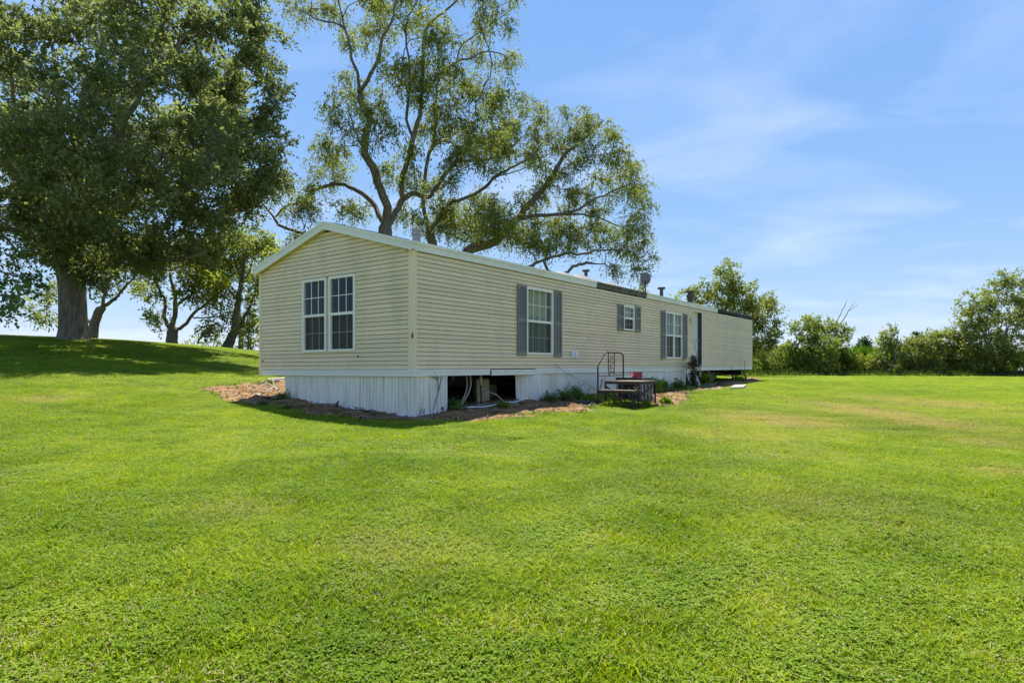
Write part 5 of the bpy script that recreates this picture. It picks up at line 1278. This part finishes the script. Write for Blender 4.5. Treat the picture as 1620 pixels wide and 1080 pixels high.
# ------------------------------------------------------------------ hedgerow at the right
Yh = 60.0; GH = 'hedgerow beyond the lawn'
shrub('hedge_tree', 1165, 52, [(1120, 470, 40, 20), (1150, 455, 40, 26), (1185, 480, 40, 34), (1205, 510, 34, 34), (1160, 500, 40, 34), (1085, 468, 22, 10), (1150, 422, 20, 12), (1146, 438, 12, 16), (1220, 530, 20, 20), (1190, 550, 34, 24), (1150, 540, 40, 30), (1225, 480, 12, 14)],
      'tall bushy tree with a sprig on top behind the far end of the home', 'l_olive', GH, 'tree', 61, 1.25, .19, 7, 7, .55, 7)
shrub('hedge_shrub', 1232, Yh, [(1215, 565, 26, 18), (1242, 558, 24, 18), (1258, 572, 20, 16), (1225, 582, 30, 10), (1250, 545, 14, 10)], 'bright green low bush just right of the home', 'l_hedge', GH, 'shrub', 62, 1.5, .20, 7, 6, .5)
shrub('hedge_tree', 1300, Yh, [(1300, 520, 30, 22), (1325, 530, 22, 20), (1275, 535, 20, 20), (1262, 515, 12, 16), (1300, 550, 36, 22), (1290, 572, 36, 14), (1330, 560, 24, 20), (1275, 508, 10, 10)], 'rounded green hedge tree with bare dead twigs at its right shoulder', 'l_hedge', GH, 'tree', 63, 1.5, .20, 8, 6, .5, 7,
      extra_limbs=[([(1318, 525), (1325, 507), (1333, 490), (1340, 476)], .05, .02), ([(1325, 520), (1334, 506), (1342, 492), (1352, 478)], .06, .015), ([(1342, 492), (1350, 487), (1359, 480)], .03, .012)])
shrub('hedge_shrub', 1368, Yh, [(1360, 572, 22, 14), (1378, 575, 20, 12), (1350, 578, 16, 10)], 'lime green low shrub in front of the corn', 'l_lime', GH, 'shrub', 64, 1.5, .20, 7, 6, .45)
shrub('hedge_shrub', 1402, Yh, [(1400, 555, 20, 18), (1408, 545, 18, 14), (1420, 560, 18, 18), (1395, 575, 22, 12), (1410, 526, 9, 12), (1398, 535, 14, 12)], 'upright green shrub with a spiky top and white blossom', 'l_hedge', GH, 'shrub', 65, 1.6, .19, 7, 6, .45, blossom=46,
      extra_limbs=[([(1408, 560), (1410, 535), (1407, 515), (1405, 509)], .04, .02), ([(1412, 545), (1416, 520), (1417, 508)], .04, .012)])
shrub('hedge_shrub', 1465, Yh - .5, [(1460, 560, 26, 18), (1490, 555, 28, 20), (1450, 578, 22, 12), (1485, 580, 32, 12), (1512, 570, 20, 20), (1480, 535, 16, 10), (1440, 572, 10, 10), (1470, 537, 24, 14), (1502, 533, 22, 16), (1445, 545, 16, 12)], 'broad olive shrub left of the large right hand tree', 'l_olive', GH, 'shrub', 66, 1.7, .18, 8, 6, .45)
shrub('hedge_tree', 1580, Yh - 1, [(1540, 490, 30, 30), (1575, 465, 34, 24), (1610, 470, 30, 28), (1560, 510, 44, 30), (1600, 515, 40, 36), (1535, 530, 24, 24), (1578, 445, 14, 10), (1590, 550, 40, 24), (1550, 560, 24, 16), (1640, 500, 30, 50), (1640, 555, 26, 26), (1535, 560, 26, 26), (1565, 570, 30, 20), (1610, 565, 36, 26), (1520, 540, 16, 18), (1515, 575, 18, 16), (1600, 440, 26, 14), (1555, 540, 30, 24), (1520, 515, 12, 14), (1580, 575, 50, 12)],
      'large round topped tree at the right edge of the lawn', 'l_olive', GH, 'tree', 67, 1.0, .20, 7, 6, .55, 8)
shrub('hedge_tree', 1700, Yh, [(1690, 500, 50, 50), (1740, 520, 50, 40), (1700, 560, 60, 30), (1790, 540, 40, 40)], 'hedge tree beyond the right edge of the frame', 'l_hedge', GH, 'tree', 68, .6, .24, 7, 6, .6)
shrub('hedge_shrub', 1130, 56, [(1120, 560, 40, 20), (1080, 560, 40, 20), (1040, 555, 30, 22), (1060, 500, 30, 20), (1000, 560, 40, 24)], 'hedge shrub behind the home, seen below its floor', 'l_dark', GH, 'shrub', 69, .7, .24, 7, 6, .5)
for k_, (px, top, rx, leaf, l) in enumerate(((1272, 552, 24, 'l_hedge', 'low rounded shrub in the hedge left of the tree with bare twigs'), (1338, 560, 22, 'l_olive', 'low shrub in the hedge right of the tree with bare twigs'),
        (1382, 556, 20, 'l_hedge', 'rounded shrub between the lime shrub and the blossoming shrub'), (1432, 548, 22, 'l_olive', 'rounded shrub between the blossoming shrub and the broad olive shrub'),
        (1518, 548, 26, 'l_hedge', 'rounded shrub at the foot of the large right hand tree'), (1205, 560, 26, 'l_hedge', 'low shrub directly behind the far end wall of the home'))):
    shrub('hedge_shrub', px, Yh + .8, [(px, (top + 590) / 2, rx, (590 - top) / 2), (px - rx * .5, 578, rx * .6, 12), (px + rx * .5, 576, rx * .6, 13), (px + rx * .15, top + 8, rx * .5, 9)], l, leaf, GH, 'shrub', 160 + k_, 1.4, .17, 7, 6, .45)
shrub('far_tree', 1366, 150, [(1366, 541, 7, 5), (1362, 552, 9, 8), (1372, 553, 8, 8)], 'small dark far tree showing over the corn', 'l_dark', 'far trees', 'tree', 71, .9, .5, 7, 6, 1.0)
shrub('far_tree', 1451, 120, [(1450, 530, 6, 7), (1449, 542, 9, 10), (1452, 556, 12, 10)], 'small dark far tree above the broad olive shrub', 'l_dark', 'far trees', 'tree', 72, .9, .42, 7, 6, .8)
shrub('background_tree', 1000, 58, [(1010, 470, 14, 18), (1015, 450, 10, 12), (1002, 495, 20, 20), (985, 520, 26, 24)], 'slender tree showing behind the satellite dish', 'l_open', GH, 'tree', 73, 1.2, .18, 7, 6, .5)

def strip_stuff(name, pts, n, h0, h1, wd, spread, mat, label, cat, seed):
    """tall blades along a line of ground points"""
    r = np.random.default_rng(seed); pts = np.array(pts); t = r.random(n) * (len(pts) - 1); i = t.astype(int); f = (t - i)[:, None]
    c = pts[i] * (1 - f) + pts[np.minimum(i + 1, len(pts) - 1)] * f + r.normal(0, spread, (n, 2)); z = ground(c[:, 0], c[:, 1])
    h = r.uniform(h0, h1, n); a = r.random(n) * 6.283; lean = h[:, None] * r.normal(0, .28, (n, 2)); b = np.c_[c, z - .03]
    sd_ = np.c_[np.cos(a), np.sin(a), 0 * a] * (wd * r.uniform(.6, 1.4, n))[:, None]; m_ = b + np.c_[lean * .4, h * .6]; tp = b + np.c_[lean * 1.2, h]
    q = np.stack([b - sd_ * .5, b + sd_ * .5, m_ + sd_ * .45, tp, m_ - sd_ * .45], 1)
    return tag(quads_object(name, q, M[mat], None, (pts[0][0], pts[0][1], 0), 5), label, cat, kind='stuff')
line = [on_ground(px, 594.8) for px in range(1120, 1700, 40)]
line = [np.array([(px - CX) / F * (Yh - 2.2), Yh - 2.2]) for px in range(960, 1760, 40)]
strip_stuff('tall_grass', line, 15000, .15, .75, .05, .9, 'l_dark', 'band of tall unmown grass along the foot of the hedgerow', 'grass', 81)  # dark leaf colour paints the hedge-foot shade into this grass
line2 = [p_ - np.array([0, .5 + .9 * math.sin(i * 1.7) ** 2]) for i, p_ in enumerate(line)]
strip_stuff('rough_grass', line2, 9000, .08, .42, .045, .45, 'l_hedge', 'ragged fringe of rough grass where the mown lawn meets the hedgerow', 'grass', 83)
cl = [np.array([x, 66.0]) for x in np.arange(24, 52, 2.0)]
strip_stuff('corn_field', cl, 9000, 2.2, 3.5, .10, 1.8, 'l_corn', 'bright green corn crop standing beyond the hedgerow', 'crop', 82)

# ------------------------------------------------------------------ weeds and a dead shrub along the front wall
GW = 'weeds along the front of the home'
def weed(name, pts, h, label, leaf='l_weed', seed=1, size=.07, n=26, tl=.16, width=.45, up=.8):
    r = np.random.default_rng(seed); base = np.array(pts); t = empty(name, base, label, 'weed', GW)
    rad = h * .7; c = base + r.normal(0, .45, (n, 3)) * (rad, rad * .6, 0); c[:, 2] = ground(c[:, 0], c[:, 1]) + h * r.random(n) * .8
    m = MB()
    for p in c[::2]: g0_ = np.array([base[0] + (p[0] - base[0]) * .6, base[1] + (p[1] - base[1]) * .6, 0]); g0_[2] = gz(g0_[0], g0_[1]); m.tube([g0_ - (0, 0, .03), (g0_ + p) / 2, p], .004, 4, cap=False)
    m.build('stem', M[leaf], t); tag(quads_object('foliage', leaves(r, c, size, 6, 6, tl, .2, up, width, .0, .5), M[leaf], t), kind='stuff')
weed('weed_clump', P_(5.15, .30, 0), .26, 'dark green weed clump against the skirting left of the iron steps', 'l_maple', 91, .06, 40, .14, .35)
weed('weed_clump', P_(5.0, .75, 0), .11, 'bright lime weeds at the foot of the handrail', 'l_weed', 92, .075, 46, .08)
weed('weed_clump', P_(4.75, 1.45, 0), .10, 'lime weeds in front of the lower iron tread', 'l_weed', 93, .075, 46, .08)
weed('weed_clump', P_(5.4, 2.0, 0), .09, 'lime weeds growing at the front legs of the iron steps', 'l_weed', 94, .05, 50, .08)
weed('weed_clump', P_(6.4, 2.05, 0), .09, 'lime weeds in front of the air conditioner', 'l_weed', 95, .08, 46, .08)
weed('weed_clump', P_(9.0, .55, 0), .26, 'leafy weeds against the skirting right of the air conditioner', 'l_weed', 96, .10, 46, .18)
weed('weed_clump', P_(10.0, .45, 0), .22, 'dark weeds below the double window', 'l_maple', 97, .08, 40, .16)
weed('weed_clump', P_(11.4, .4, 0), .2, 'sparse weeds left of the dead shrub', 'l_maple', 98, .07, 30, .16)
weed('weed_clump', P_(3.9, .35, 0), .18, 'small weeds at the bent skirting panel', 'l_maple', 99, .05, 30, .1)
weed('weed_clump', P_(4.6, .35, 0), .20, 'small weeds below the large shuttered window', 'l_maple', 100, .05, 36, .1)
weed('weed_clump', HG(1.2, .1), .26, 'pale weeds at the foot of the bowed pipes', 'l_maple', 101, .05, 30, .12)
weed('weed_clump', P_(2.1, .40, 0), .14, 'tiny lime weed on the soil below the opening', 'l_weed', 102, .05, 14, .08)
weed('weed_clump', P_(.95, .25, 0), .14, 'small weeds at the corner skirting end', 'l_maple', 103, .05, 20, .08)
weed('weed_clump', HG(-.22, 3.6), .14, 'small weeds at the left end of the gable skirting', 'l_maple', 104, .05, 24, .1)
weed('weed_clump', HG(-.9, 3.2), .07, 'shaded grass tuft in front of the gable skirting', 'l_maple', 105, .04, 90, .05, .15, 1.0)
weed('weed_clump', HG(-.9, 2.4), .07, 'second shaded grass tuft nearer the middle of the gable', 'l_maple', 106, .04, 60, .05, .15, 1.0)
weed('weed_clump', HG(15.3, .2), .34, 'yellow green weeds under the open floor below the door', 'l_weed', 107, .10, 40, .2)
weed('weed_clump', HG(17.6, -.5), .2, 'low weeds at the soil edge below the far end', 'l_weed', 108, .08, 40, .12)
def dead_shrub():
    r = np.random.default_rng(77); b = P_(12.9, .35, 0); t = empty('dead_shrub', b, 'brown dead shrub standing against the skirting beside the door', 'shrub'); sk = Skel()
    topz = 1.05; k0 = sk.limb([b - (0, 0, .1), b + (0, 0, .3), b + (.02, 0, .7), b + (-.04, 0, topz + .1)], .06, .02, None)
    T = np.array([b + (r.normal(0, .075 * (1.2 - .5 * q)), r.normal(0, .08), .05 + q * topz) for q in r.random(110)])
    sk.grow(T, r, seg=.2, tip=.005); sk.mesh('stem', M['dead'], t)
    tag(quads_object('foliage', leaves(r, T, .06, 6, 5, .10, .9, -.6, .3, .8, .4), M['l_dead'], t), kind='stuff')
dead_shrub()

# fallen twigs and chips on the bare soil
def litter():
    r = np.random.default_rng(5); x, y = [], []
    while len(x) < 5200:
        q = soil_poly[r.choice([0, 0, 0, 1, 2])]; lo, hi = q.min(0), q.max(0); a = lo + (hi - lo) * r.random((400, 2)); k = inside(q, a[:, 0], a[:, 1]); x += list(a[k, 0]); y += list(a[k, 1])
    x, y = np.array(x[:5200]), np.array(y[:5200]); u, v_ = to_house(x, y); n = len(x)
    z = ground(x, y) + .03 + .05 * r.random(n); a = r.random(n) * 6.283; L = .03 + .14 * r.random(n) ** 3; wd = .004 + .012 * r.random(n)
    d = np.c_[np.cos(a), np.sin(a), r.normal(0, .25, n)] * L[:, None]; s_ = np.c_[-np.sin(a), np.cos(a), r.normal(0, .5, n)] * wd[:, None]; c = np.c_[x, y, z]
    q = np.stack([c - d / 2 - s_, c + d / 2 - s_ * .6, c + d / 2 + s_ * .6, c - d / 2 + s_], 1)
    tag(quads_object('wood_chips', q, M['l_dead'], None, (x[0], y[0], 0)), 'brown wood chips and twigs littering the bare soil by the home', 'litter', kind='stuff')
litter()
print('LEAVES', sum(NLEAF))
